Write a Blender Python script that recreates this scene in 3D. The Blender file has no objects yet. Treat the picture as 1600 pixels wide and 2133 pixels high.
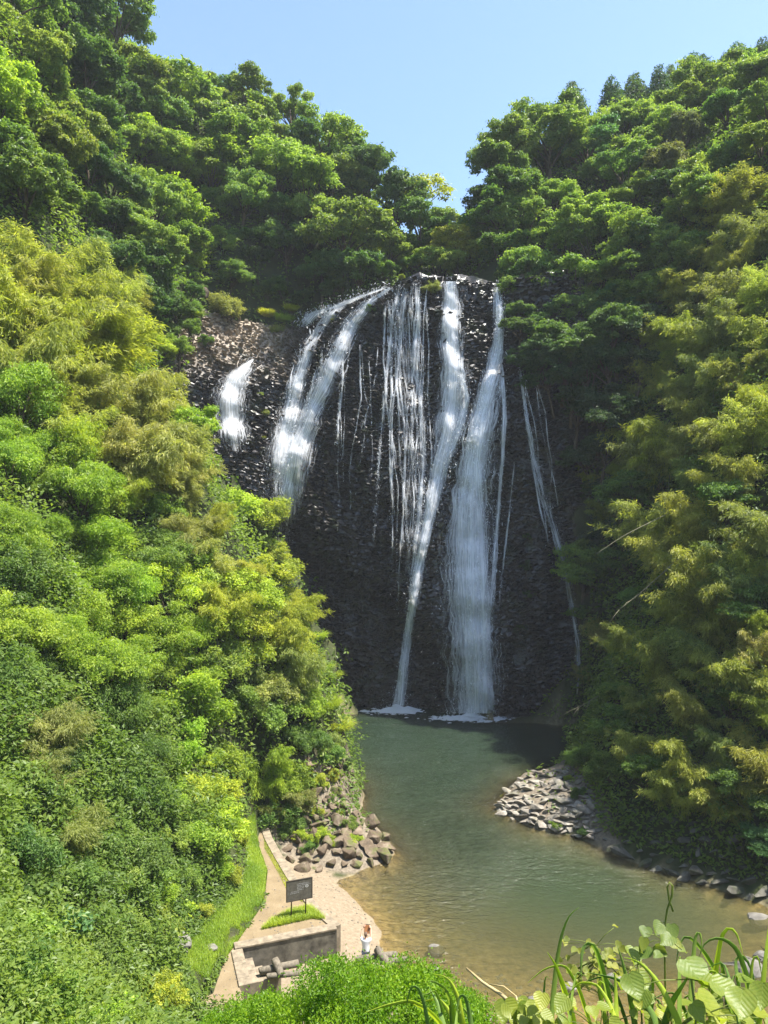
import bpy, bmesh, math, random
import numpy as np
from mathutils import Vector, Matrix

# ------------------------------------------------------------------ camera, sky, sun
S = bpy.context.scene
COL = S.collection
CAMZ, F, CX, CY = 21.0, 1480.0, 800.0, 1066.5
cam_d = bpy.data.cameras.new("camera")
cam = bpy.data.objects.new("camera", cam_d)
COL.objects.link(cam)
cam.location = (0, 0, CAMZ)
cam.rotation_euler = (math.radians(90), 0, 0)
cam_d.sensor_fit = 'VERTICAL'
cam_d.sensor_height = 24.0
cam_d.lens = 24.0 * F / 2133.0
cam_d.clip_start = 0.05
cam_d.clip_end = 2000
S.camera = cam

SUN_EL, SUN_AZ = 67.0, 98.0          # azimuth clockwise from +Y (the view direction) towards +X
el, az = math.radians(SUN_EL), math.radians(SUN_AZ)
SUNV = Vector((math.cos(el) * math.sin(az), math.cos(el) * math.cos(az), math.sin(el)))
world = bpy.data.worlds.new("World")
S.world = world
world.use_nodes = True
wn = world.node_tree
sky = wn.nodes.new("ShaderNodeTexSky")
sky.sky_type = 'NISHITA'
sky.sun_disc = False
sky.sun_elevation = el
sky.sun_rotation = az
sky.air_density = 1.0
sky.dust_density = 1.0
sky.ozone_density = 3.0
wn.nodes["Background"].inputs[1].default_value = 0.100
wn.links.new(sky.outputs[0], wn.nodes["Background"].inputs[0])
sun_d = bpy.data.lights.new("sun", 'SUN')
sun_d.energy = 4.0
sun_d.angle = math.radians(0.5)
sun_d.color = (1.0, 0.955, 0.88)
sun = bpy.data.objects.new("sun", sun_d)
COL.objects.link(sun)
sun.rotation_euler = (-SUNV).to_track_quat('-Z', 'Y').to_euler()
S.view_settings.view_transform = 'Standard'
S.view_settings.look = 'None'
S.view_settings.gamma = 1.0
S.view_settings.use_curve_mapping = False
S.view_settings.exposure = 1.8
S.render.engine = 'CYCLES'
S.cycles.max_bounces = 10
S.cycles.diffuse_bounces = 8
S.cycles.transmission_bounces = 6
S.cycles.transparent_max_bounces = 24
S.cycles.caustics_reflective = False
S.cycles.caustics_refractive = False
S.cycles.sample_clamp_indirect = 6.0
S.cycles.use_denoising = True

# ------------------------------------------------------------------ helpers
def px2w(px, py, Y):
    return Vector(((px - CX) / F * Y, Y, CAMZ - (py - CY) / F * Y))

def rng_(s):
    return np.random.default_rng(s)

def vhash(ix, iy, iz, seed):
    h = (ix * 374761393 + iy * 668265263 + iz * 1440662683 + seed * 974711 + 1013904223) & 0xFFFFFFFF
    h = ((h ^ (h >> 13)) * 1274126177) & 0xFFFFFFFF
    h = ((h ^ (h >> 16)) * 2246822519) & 0xFFFFFFFF
    return ((h ^ (h >> 15)) & 0xFFFFFF) / float(0xFFFFFF)

def vnoise(x, y, z, seed=0):
    x, y, z = np.broadcast_arrays(np.asarray(x, float), np.asarray(y, float), np.asarray(z, float))
    fx, fy, fz = np.floor(x), np.floor(y), np.floor(z)
    ix, iy, iz = fx.astype(np.int64), fy.astype(np.int64), fz.astype(np.int64)
    tx, ty, tz = x - fx, y - fy, z - fz
    tx, ty, tz = [t * t * (3 - 2 * t) for t in (tx, ty, tz)]
    r = 0
    for a in (0, 1):
        for b in (0, 1):
            for c in (0, 1):
                w = (tx if a else 1 - tx) * (ty if b else 1 - ty) * (tz if c else 1 - tz)
                r = r + w * vhash(ix + a, iy + b, iz + c, seed)
    return r

def fbm(x, y, z, seed=0, octs=4):
    r, a, s = 0.0, 0.5, 1.0
    for k in range(octs):
        r = r + a * (vnoise(np.asarray(x) * s, np.asarray(y) * s, np.asarray(z) * s, seed + k) * 2 - 1)
        a *= 0.5
        s *= 2.03
    return r

def sstep(a, b, x):
    t = np.clip((x - a) / (b - a), 0, 1)
    return t * t * (3 - 2 * t)

def nrm(v):
    return v / np.maximum(np.linalg.norm(v, axis=-1, keepdims=True), 1e-9)

def np_mesh(name, verts, faces, k, mats, tone=None, smooth=False, uv=None, vattr=None, fmat=None):
    """verts (N,3), faces (M,k) index array -> mesh"""
    me = bpy.data.meshes.new(name)
    verts = np.ascontiguousarray(verts, dtype=np.float32)
    faces = np.ascontiguousarray(faces, dtype=np.int32)
    me.vertices.add(len(verts))
    me.vertices.foreach_set("co", verts.ravel())
    m = len(faces)
    me.loops.add(m * k)
    me.loops.foreach_set("vertex_index", faces.ravel())
    me.polygons.add(m)
    me.polygons.foreach_set("loop_start", np.arange(0, m * k, k, dtype=np.int32))
    try:
        me.polygons.foreach_set("loop_total", np.full(m, k, dtype=np.int32))
    except Exception:
        pass
    me.polygons.foreach_set("use_smooth", np.full(m, smooth, dtype=bool))
    for mt in (mats if isinstance(mats, (list, tuple)) else [mats]):
        me.materials.append(mt)
    if fmat is not None:
        me.polygons.foreach_set("material_index", np.asarray(fmat, dtype=np.int32))
    if tone is not None:
        at = me.attributes.new("tone", 'FLOAT', 'FACE')
        at.data.foreach_set("value", np.asarray(tone, dtype=np.float32))
    if vattr:
        for nm, arr in vattr.items():
            at = me.attributes.new(nm, 'FLOAT', 'POINT')
            at.data.foreach_set("value", np.asarray(arr, dtype=np.float32))
    if uv is not None:
        ul = me.uv_layers.new(name="UVMap")
        ul.data.foreach_set("uv", np.asarray(uv, dtype=np.float32)[faces.ravel()].ravel())
    me.update(calc_edges=True)
    me.validate()
    return me

def link(name, me, parent=None, loc=None, rot=None, scale=None):
    o = bpy.data.objects.new(name, me)
    COL.objects.link(o)
    if parent is not None:
        o.parent = parent
    if loc is not None:
        o.location = loc
    if rot is not None:
        o.rotation_euler = rot
    if scale is not None:
        o.scale = scale if hasattr(scale, '__len__') else (scale,) * 3
    return o

def tag(o, label, cat, group=None):
    o["label"] = label
    o["category"] = cat
    if group:
        o["group"] = group
    return o

def structure(o, label=None):
    o["kind"] = "structure"
    if label:
        o["label"] = label
    return o

def stuff(o, label=None):
    o["kind"] = "stuff"
    if label:
        o["label"] = label
    return o

class MB:
    """collects polygons of any size into one mesh"""
    def __init__(self):
        self.v, self.f = [], []
    def poly(self, pts):
        n = len(self.v)
        self.v += [tuple(p) for p in pts]
        self.f.append(tuple(range(n, n + len(pts))))
    def mesh(self, vs, fs):
        n = len(self.v)
        self.v += [tuple(p) for p in vs]
        self.f += [tuple(n + i for i in f) for f in fs]
    def box(self, lo, hi, M=None):
        x0, y0, z0 = lo
        x1, y1, z1 = hi
        vs = [Vector(p) for p in ((x0, y0, z0), (x1, y0, z0), (x1, y1, z0), (x0, y1, z0), (x0, y0, z1), (x1, y0, z1), (x1, y1, z1), (x0, y1, z1))]
        if M is not None:
            vs = [M @ p for p in vs]
        self.mesh(vs, [(0, 3, 2, 1), (4, 5, 6, 7), (0, 1, 5, 4), (1, 2, 6, 5), (2, 3, 7, 6), (3, 0, 4, 7)])
    def tube(self, pts, rad, n=6, cap=True):
        pts = [Vector(p) for p in pts]
        rings = []
        for i, p in enumerate(pts):
            d = (pts[min(i + 1, len(pts) - 1)] - pts[max(i - 1, 0)])
            d = d.normalized() if d.length > 1e-9 else Vector((0, 0, 1))
            a = d.cross(Vector((0.31, 0.2, 0.93)))
            if a.length < 1e-3:
                a = d.cross(Vector((1, 0, 0)))
            a.normalize()
            b = d.cross(a)
            r = rad[i] if hasattr(rad, '__len__') else rad
            rings.append([p + (a * math.cos(2 * math.pi * k / n) + b * math.sin(2 * math.pi * k / n)) * r for k in range(n)])
        n0 = len(self.v)
        for rg in rings:
            self.v += [tuple(q) for q in rg]
        for i in range(len(rings) - 1):
            for k in range(n):
                self.f.append((n0 + i * n + k, n0 + i * n + (k + 1) % n, n0 + (i + 1) * n + (k + 1) % n, n0 + (i + 1) * n + k))
        if cap:
            self.f.append(tuple(n0 + k for k in range(n - 1, -1, -1)))
            self.f.append(tuple(n0 + (len(rings) - 1) * n + k for k in range(n)))
    def me(self, name, mat, smooth=False, bevel=0.0):
        m = bpy.data.meshes.new(name)
        m.from_pydata(self.v, [], self.f)
        if bevel:
            bm = bmesh.new()
            bm.from_mesh(m)
            bmesh.ops.bevel(bm, geom=list(bm.edges), offset=bevel, segments=1, affect='EDGES')
            bm.to_mesh(m)
            bm.free()
        for mt in (mat if isinstance(mat, (list, tuple)) else [mat]):
            m.materials.append(mt)
        if smooth:
            m.polygons.foreach_set("use_smooth", [True] * len(m.polygons))
        m.update()
        return m

# ------------------------------------------------------------------ materials
def newmat(name):
    m = bpy.data.materials.new(name)
    m.use_nodes = True
    nt = m.node_tree
    for n in list(nt.nodes):
        nt.nodes.remove(n)
    out = nt.nodes.new("ShaderNodeOutputMaterial")
    return m, nt, out

def N(nt, t, **kw):
    n = nt.nodes.new(t)
    for k, v in kw.items():
        setattr(n, k, v)
    return n

def ramp(nt, fac, stops):
    r = N(nt, "ShaderNodeValToRGB")
    e = r.color_ramp.elements
    while len(e) < len(stops):
        e.new(0.5)
    for i, (p, c) in enumerate(stops):
        e[i].position = p
        e[i].color = (*c, 1) if hasattr(c, '__len__') else (c, c, c, 1)
    nt.links.new(fac, r.inputs[0])
    return r.outputs[0]

def noise(nt, vec, scale, detail=4, rough=0.55, dist=0.0):
    n = N(nt, "ShaderNodeTexNoise")
    n.inputs["Scale"].default_value = scale
    n.inputs["Detail"].default_value = detail
    n.inputs["Roughness"].default_value = rough
    n.inputs["Distortion"].default_value = dist
    if vec is not None:
        nt.links.new(vec, n.inputs["Vector"])
    return n.outputs[0]

def math_(nt, op, a, b=None, c=None, clamp=False):
    n = N(nt, "ShaderNodeMath", operation=op, use_clamp=clamp)
    for i, v in enumerate((a, b, c)):
        if v is None:
            continue
        if isinstance(v, (int, float)):
            n.inputs[i].default_value = v
        else:
            nt.links.new(v, n.inputs[i])
    return n.outputs[0]

def mixc(nt, f, a, b, mode='MIX'):
    n = N(nt, "ShaderNodeMix", data_type='RGBA', blend_type=mode)
    for i, v in ((0, f), (6, a), (7, b)):
        if isinstance(v, (int, float)):
            n.inputs[i].default_value = v
        elif hasattr(v, '__len__'):
            n.inputs[i].default_value = (*v, 1)
        else:
            nt.links.new(v, n.inputs[i])
    return n.outputs[2]

def geo_pos(nt):
    return N(nt, "ShaderNodeNewGeometry").outputs["Position"]

def obj_pos(nt):
    return N(nt, "ShaderNodeTexCoord").outputs["Object"]

def bump(nt, h, strength=0.5, dist=0.1):
    b = N(nt, "ShaderNodeBump")
    b.inputs["Strength"].default_value = strength
    b.inputs["Distance"].default_value = dist
    nt.links.new(h, b.inputs["Height"])
    return b.outputs[0]

def principled(nt, out, col, rough=0.7, spec=0.5, normal=None):
    p = N(nt, "ShaderNodeBsdfPrincipled")
    if hasattr(col, '__len__'):
        p.inputs["Base Color"].default_value = (*col, 1)
    else:
        nt.links.new(col, p.inputs["Base Color"])
    if isinstance(rough, (int, float)):
        p.inputs["Roughness"].default_value = rough
    else:
        nt.links.new(rough, p.inputs["Roughness"])
    p.inputs["Specular IOR Level"].default_value = spec
    if normal is not None:
        nt.links.new(normal, p.inputs["Normal"])
    if out is not None:
        nt.links.new(p.outputs[0], out.inputs[0])
    return p.outputs[0]

def leaf_mat(name, trans=0.42, rough=0.5, spec=0.35, var=0.9, yellow=0.06):
    """leaf colour = the object's colour varied leaf by leaf; part of the light passes through"""
    m, nt, out = newmat(name)
    oi = N(nt, "ShaderNodeObjectInfo")
    at = N(nt, "ShaderNodeAttribute", attribute_name="tone")
    hs = N(nt, "ShaderNodeHueSaturation")
    nt.links.new(oi.outputs["Color"], hs.inputs["Color"])
    nt.links.new(math_(nt, 'MULTIPLY_ADD', at.outputs["Fac"], -yellow, 0.5 + yellow / 2), hs.inputs["Hue"])
    nt.links.new(math_(nt, 'MULTIPLY_ADD', at.outputs["Fac"], var, 1 - var / 2), hs.inputs["Value"])
    hs.inputs["Saturation"].default_value = 1.0
    p = principled(nt, None, hs.outputs[0], rough, spec)
    t = N(nt, "ShaderNodeBsdfTranslucent")
    tc = mixc(nt, 1.0, hs.outputs[0], (1.50, 1.55, 0.64), 'MULTIPLY')
    nt.links.new(tc, t.inputs[0])
    mx = N(nt, "ShaderNodeMixShader")
    mx.inputs[0].default_value = trans
    nt.links.new(p, mx.inputs[1])
    nt.links.new(t.outputs[0], mx.inputs[2])
    nt.links.new(mx.outputs[0], out.inputs[0])
    return m

M = {}
M['leaf'] = leaf_mat('evergreen leaf')
M['leaf_soft'] = leaf_mat('soft thin leaf', trans=0.5, rough=0.45, spec=0.3, yellow=0.05)
M['bamboo_leaf'] = leaf_mat('bamboo leaf', trans=0.5, rough=0.5, spec=0.3, var=0.9, yellow=0.045)
M['blade'] = leaf_mat('grass blade', trans=0.45, rough=0.4, spec=0.4, var=0.7, yellow=0.05)

def simple(name, col, rough=0.8, spec=0.3, scale=6.0, amount=0.35, bstr=0.3, bdist=0.03, use_obj=True, detail=6):
    m, nt, out = newmat(name)
    v = obj_pos(nt) if use_obj else geo_pos(nt)
    n = noise(nt, v, scale, detail, 0.6)
    c = ramp(nt, n, [(0.3, tuple(x * (1 - amount) for x in col)), (0.7, tuple(min(1, x * (1 + amount)) for x in col))])
    principled(nt, out, c, rough, spec, bump(nt, n, bstr, bdist))
    M[name] = m
    return m

simple('bark', (0.10, 0.075, 0.05), 0.9, 0.2, 5, 0.4)
simple('culm', (0.16, 0.17, 0.06), 0.5, 0.4, 3, 0.35)
simple('dry_culm', (0.22, 0.20, 0.12), 0.6, 0.3, 3, 0.25)
simple('concrete', (0.21, 0.172, 0.122), 0.9, 0.2, 3, 0.42, 0.3, 0.02)
simple('shaded_concrete', (0.13, 0.118, 0.092), 0.9, 0.2, 2.2, 0.6, 0.4, 0.03)  # wall front's shade put in as a darker concrete, with grime blotches
simple('log', (0.15, 0.128, 0.095), 0.9, 0.2, 9, 0.4, 0.5, 0.02)
simple('sign_frame', (0.05, 0.04, 0.03), 0.7, 0.3, 20, 0.3)
simple('rust', (0.07, 0.045, 0.03), 0.8, 0.3, 20, 0.4)
simple('sign_board', (0.10, 0.092, 0.072), 0.75, 0.35, 7, 0.3)
simple('faded_paint', (0.42, 0.42, 0.40), 0.8, 0.2, 30, 0.4)
simple('skin', (0.62, 0.36, 0.25), 0.6, 0.3, 8, 0.08, 0.05)
simple('shirt_cloth', (0.80, 0.80, 0.82), 0.9, 0.1, 10, 0.04, 0.15, 0.02)
simple('trouser_cloth', (0.03, 0.035, 0.05), 0.9, 0.1, 10, 0.2)
simple('hair', (0.10, 0.06, 0.035), 0.6, 0.4, 40, 0.5)
simple('print_ink', (0.02, 0.02, 0.02), 0.9, 0.1, 5, 0.1)
simple('brown_cover', (0.30, 0.13, 0.05), 0.5, 0.4, 5, 0.2)
simple('stone_grey', (0.155, 0.145, 0.125), 0.85, 0.3, 2.5, 0.35, 0.5, 0.08)
simple('dry_stalk_mat', (0.5, 0.38, 0.18), 0.8, 0.2, 8, 0.25)

def rock_mat(name, base, moss, moss_amt, rough=0.85, spec=0.3, lichen=(0.4, 0.38, 0.33)):
    m, nt, out = newmat(name)
    p = geo_pos(nt)
    oi = N(nt, "ShaderNodeObjectInfo")
    n1 = noise(nt, p, 1.6, 6, 0.65)
    n2 = noise(nt, p, 7.0, 5, 0.6)
    c = ramp(nt, n1, [(0.28, tuple(x * 0.55 for x in base)), (0.5, base), (0.72, lichen)])
    c = mixc(nt, 0.5, c, ramp(nt, n2, [(0.3, 0.45), (0.7, 1.0)]), 'MULTIPLY')
    hs = N(nt, "ShaderNodeHueSaturation")
    nt.links.new(c, hs.inputs["Color"])
    nt.links.new(math_(nt, 'MULTIPLY_ADD', oi.outputs["Random"], 0.5, 1.0), hs.inputs["Value"])
    g = noise(nt, p, 0.9, 5, 0.7)
    mk = math_(nt, 'MULTIPLY', ramp(nt, g, [(0.5, 0.0), (0.62, 1.0)]), moss_amt)
    c = mixc(nt, mk, hs.outputs[0], moss)
    principled(nt, out, c, rough, spec, bump(nt, math_(nt, 'ADD', n1, n2), 0.5, 0.06))
    M[name] = m
    return m
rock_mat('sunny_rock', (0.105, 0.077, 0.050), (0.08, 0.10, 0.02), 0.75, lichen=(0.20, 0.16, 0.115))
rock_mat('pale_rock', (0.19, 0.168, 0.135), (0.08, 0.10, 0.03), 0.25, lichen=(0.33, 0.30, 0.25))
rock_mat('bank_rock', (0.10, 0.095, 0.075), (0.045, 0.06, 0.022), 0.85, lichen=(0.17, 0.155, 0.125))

def cliff_mat():
    m, nt, out = newmat('wet basalt')
    p = geo_pos(nt)
    sep = N(nt, "ShaderNodeSeparateXYZ")
    nt.links.new(p, sep.inputs[0])
    n1 = noise(nt, p, 0.8, 8, 0.65)
    n2 = noise(nt, p, 5.0, 6, 0.6)
    wet = ramp(nt, n1, [(0.3, (0.010, 0.009, 0.0085)), (0.52, (0.030, 0.027, 0.025)), (0.75, (0.066, 0.058, 0.052))])
    dry = ramp(nt, n1, [(0.3, (0.09, 0.07, 0.05)), (0.5, (0.24, 0.19, 0.135)), (0.72, (0.40, 0.335, 0.255))])
    # the dry ledge: upper left of the falls, never washed by the stream
    fx = math_(nt, 'MULTIPLY_ADD', sep.outputs[0], -0.28, -2.9)
    fz = math_(nt, 'MULTIPLY_ADD', sep.outputs[2], 0.22, -8.1)
    nn = math_(nt, 'MULTIPLY_ADD', noise(nt, p, 0.35, 5, 0.6), 2.4, -1.2)
    d = math_(nt, 'MINIMUM', fx, math_(nt, 'ADD', fz, nn))
    d = math_(nt, 'MULTIPLY_ADD', d, 0.9, 0.3, clamp=True)
    mpv = N(nt, "ShaderNodeMapping")
    mpv.inputs["Scale"].default_value = (1.1, 1.1, 0.07)
    nt.links.new(p, mpv.inputs[0])
    st_ = noise(nt, mpv.outputs[0], 1.0, 5, 0.6)
    wet = mixc(nt, ramp(nt, st_, [(0.42, 0.0), (0.62, 0.75)]), wet, (0.052, 0.043, 0.034))
    wet = mixc(nt, ramp(nt, st_, [(0.25, 0.7), (0.4, 0.0)]), wet, (0.006, 0.006, 0.006))
    c = mixc(nt, d, wet, dry)
    moss = ramp(nt, noise(nt, p, 0.45, 7, 0.7), [(0.53, 0.0), (0.63, 1.0)])
    c = mixc(nt, math_(nt, 'MULTIPLY', moss, 0.7), c, (0.035, 0.045, 0.016))
    r = math_(nt, 'ADD', math_(nt, 'MULTIPLY_ADD', d, 0.4, 0.10), math_(nt, 'MULTIPLY', n2, 0.5))
    principled(nt, out, c, r, 0.5, bump(nt, math_(nt, 'ADD', n1, n2), 0.45, 0.12))
    M['cliff'] = m
cliff_mat()

def ground_mat():
    m, nt, out = newmat('ground')
    p = geo_pos(nt)
    n1 = noise(nt, p, 0.7, 7, 0.65)
    n2 = noise(nt, p, 6.0, 6, 0.6)
    soil = ramp(nt, n1, [(0.3, (0.020, 0.026, 0.010)), (0.6, (0.045, 0.055, 0.018)), (0.8, (0.07, 0.06, 0.03))])
    rock = ramp(nt, n2, [(0.3, (0.10, 0.082, 0.06)), (0.6, (0.20, 0.165, 0.12)), (0.8, (0.28, 0.24, 0.18))])
    sand = ramp(nt, n2, [(0.25, (0.16, 0.122, 0.08)), (0.6, (0.235, 0.188, 0.128)), (0.8, (0.29, 0.24, 0.17))])
    bed = ramp(nt, noise(nt, p, 2.6, 6, 0.62), [(0.3, (0.09, 0.075, 0.042)), (0.5, (0.19, 0.155, 0.09)), (0.7, (0.30, 0.25, 0.155))])
    aR = N(nt, "ShaderNodeAttribute", attribute_name="rocky").outputs["Fac"]
    aS = N(nt, "ShaderNodeAttribute", attribute_name="sandy").outputs["Fac"]
    aB = N(nt, "ShaderNodeAttribute", attribute_name="bed").outputs["Fac"]
    c = mixc(nt, aR, soil, rock)
    c = mixc(nt, aS, c, sand)
    c = mixc(nt, aB, c, bed)
    principled(nt, out, c, 0.9, 0.2, bump(nt, math_(nt, 'ADD', n1, math_(nt, 'MULTIPLY', n2, 0.5)), 0.5, 0.12))
    M['ground'] = m
ground_mat()

def water_mat():
    m, nt, out = newmat('pool water')
    p = geo_pos(nt)
    mp = N(nt, "ShaderNodeMapping")
    mp.inputs["Scale"].default_value = (1.0, 1.7, 1.0)
    nt.links.new(p, mp.inputs[0])
    h1 = noise(nt, mp.outputs[0], 1.5, 3, 0.55, 0.6)
    h2 = noise(nt, mp.outputs[0], 4.6, 3, 0.6, 0.4)
    h3 = noise(nt, mp.outputs[0], 0.35, 2, 0.5, 0.0)
    rp = N(nt, "ShaderNodeAttribute", attribute_name="ripple").outputs["Fac"]
    h = math_(nt, 'ADD', math_(nt, 'MULTIPLY', h1, 1.0), math_(nt, 'MULTIPLY', h2, 0.34))
    h = math_(nt, 'MULTIPLY', h, math_(nt, 'MULTIPLY', rp, math_(nt, 'MULTIPLY_ADD', h3, 1.4, 0.3)))
    bn = bump(nt, h, 1.0, 0.62)
    dp = N(nt, "ShaderNodeAttribute", attribute_name="depth").outputs["Fac"]
    murk = math_(nt, 'SUBTRACT', 1.0, math_(nt, 'POWER', 2.718, math_(nt, 'MULTIPLY', dp, -0.95)))
    tint = mixc(nt, murk, (0.93, 0.86, 0.66), (0.42, 0.47, 0.30))
    tr = N(nt, "ShaderNodeBsdfTransparent")
    nt.links.new(tint, tr.inputs[0])
    df = N(nt, "ShaderNodeBsdfDiffuse")
    nt.links.new(mixc(nt, murk, (0.16, 0.14, 0.06), (0.023, 0.041, 0.021)), df.inputs[0])
    nt.links.new(bn, df.inputs["Normal"])
    mx = N(nt, "ShaderNodeMixShader")
    nt.links.new(math_(nt, 'MULTIPLY', murk, 0.93), mx.inputs[0])
    nt.links.new(tr.outputs[0], mx.inputs[1])
    nt.links.new(df.outputs[0], mx.inputs[2])
    gl = N(nt, "ShaderNodeBsdfGlossy")
    gl.inputs["Roughness"].default_value = 0.09
    nt.links.new(bn, gl.inputs["Normal"])
    fr = N(nt, "ShaderNodeFresnel")
    fr.inputs[0].default_value = 1.33
    nt.links.new(bn, fr.inputs["Normal"])
    m2 = N(nt, "ShaderNodeMixShader")
    nt.links.new(fr.outputs[0], m2.inputs[0])
    nt.links.new(mx.outputs[0], m2.inputs[1])
    nt.links.new(gl.outputs[0], m2.inputs[2])
    nt.links.new(m2.outputs[0], out.inputs[0])
    M['water'] = m
water_mat()

def falls_mat(name, dens, xs=9.0, vs=0.30, edge=1.0):
    """aerated water: opaque white threads with gaps between them"""
    m, nt, out = newmat(name)
    uv = N(nt, "ShaderNodeUVMap").outputs[0]
    sep = N(nt, "ShaderNodeSeparateXYZ")
    nt.links.new(uv, sep.inputs[0])
    U, V = sep.outputs[0], sep.outputs[1]          # U metres across, V metres along
    ed = N(nt, "ShaderNodeAttribute", attribute_name="side").outputs["Fac"]
    dl = N(nt, "ShaderNodeAttribute", attribute_name="flow").outputs["Fac"]
    ly = N(nt, "ShaderNodeAttribute", attribute_name="sheet").outputs["Fac"]
    def co(sx, sv):
        c = N(nt, "ShaderNodeCombineXYZ")
        nt.links.new(math_(nt, 'MULTIPLY', U, sx), c.inputs[0])
        nt.links.new(math_(nt, 'MULTIPLY', V, sv), c.inputs[1])
        nt.links.new(math_(nt, 'MULTIPLY', ly, 7.3), c.inputs[2])
        return c.outputs[0]
    a = noise(nt, co(xs, vs), 1.0, 6, 0.62, 0.25)
    b = noise(nt, co(xs * 0.28, vs * 0.45), 1.0, 3, 0.5, 0.3)
    c = noise(nt, co(xs * 1.5, vs * 3.5), 1.0, 4, 0.7, 0.0)
    s = math_(nt, 'ADD', math_(nt, 'MULTIPLY', a, 0.68), math_(nt, 'MULTIPLY', b, 0.32))
    s = math_(nt, 'MULTIPLY_ADD', s, 1.9, -0.45)
    s = math_(nt, 'ADD', s, math_(nt, 'MULTIPLY_ADD', c, 0.42, -0.21))
    thr = math_(nt, 'SUBTRACT', 0.77 - 0.62 * dens, math_(nt, 'MULTIPLY_ADD', dl, 0.3, -0.3))
    thr = math_(nt, 'ADD', thr, math_(nt, 'MULTIPLY', math_(nt, 'POWER', ed, 2.0), 0.50 * edge))
    al = math_(nt, 'MULTIPLY', math_(nt, 'SUBTRACT', s, thr), 2.7, clamp=True)
    al = math_(nt, 'MULTIPLY', al, 0.96)
    df = N(nt, "ShaderNodeBsdfDiffuse")
    df.inputs[0].default_value = (0.93, 0.94, 0.95, 1)
    tl = N(nt, "ShaderNodeBsdfTranslucent")
    tl.inputs[0].default_value = (0.93, 0.94, 0.95, 1)
    mx = N(nt, "ShaderNodeMixShader")
    mx.inputs[0].default_value = 0.5
    nt.links.new(df.outputs[0], mx.inputs[1])
    nt.links.new(tl.outputs[0], mx.inputs[2])
    tr = N(nt, "ShaderNodeBsdfTransparent")
    m2 = N(nt, "ShaderNodeMixShader")
    nt.links.new(al, m2.inputs[0])
    nt.links.new(tr.outputs[0], m2.inputs[1])
    nt.links.new(mx.outputs[0], m2.inputs[2])
    nt.links.new(m2.outputs[0], out.inputs[0])
    return m

m, nt, out = newmat('droplets')
df = N(nt, "ShaderNodeBsdfDiffuse"); df.inputs[0].default_value = (0.88, 0.9, 0.92, 1)
tl = N(nt, "ShaderNodeBsdfTranslucent"); tl.inputs[0].default_value = (0.88, 0.9, 0.92, 1)
mx = N(nt, "ShaderNodeMixShader"); mx.inputs[0].default_value = 0.5
nt.links.new(df.outputs[0], mx.inputs[1]); nt.links.new(tl.outputs[0], mx.inputs[2]); nt.links.new(mx.outputs[0], out.inputs[0])
M['droplets'] = m

# ------------------------------------------------------------------ haze in the gorge air
hz_ = bpy.data.materials.new("haze air")
hz_.use_nodes = True
hn = hz_.node_tree
for n in list(hn.nodes):
    if n.bl_idname != 'ShaderNodeOutputMaterial':
        hn.nodes.remove(n)
pv_ = hn.nodes.new("ShaderNodeVolumePrincipled")
pv_.inputs["Color"].default_value = (0.90, 0.95, 1.0, 1)
pv_.inputs["Density"].default_value = 0.00027
hn.links.new(pv_.outputs[0], hn.nodes["Material Output"].inputs["Volume"])
hb = MB()
hb.box((-90, -20, -6.5), (90, 150, 118))
stuff(link("haze", hb.me("haze", hz_)), "thin bluish summer haze filling the gorge")

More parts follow.
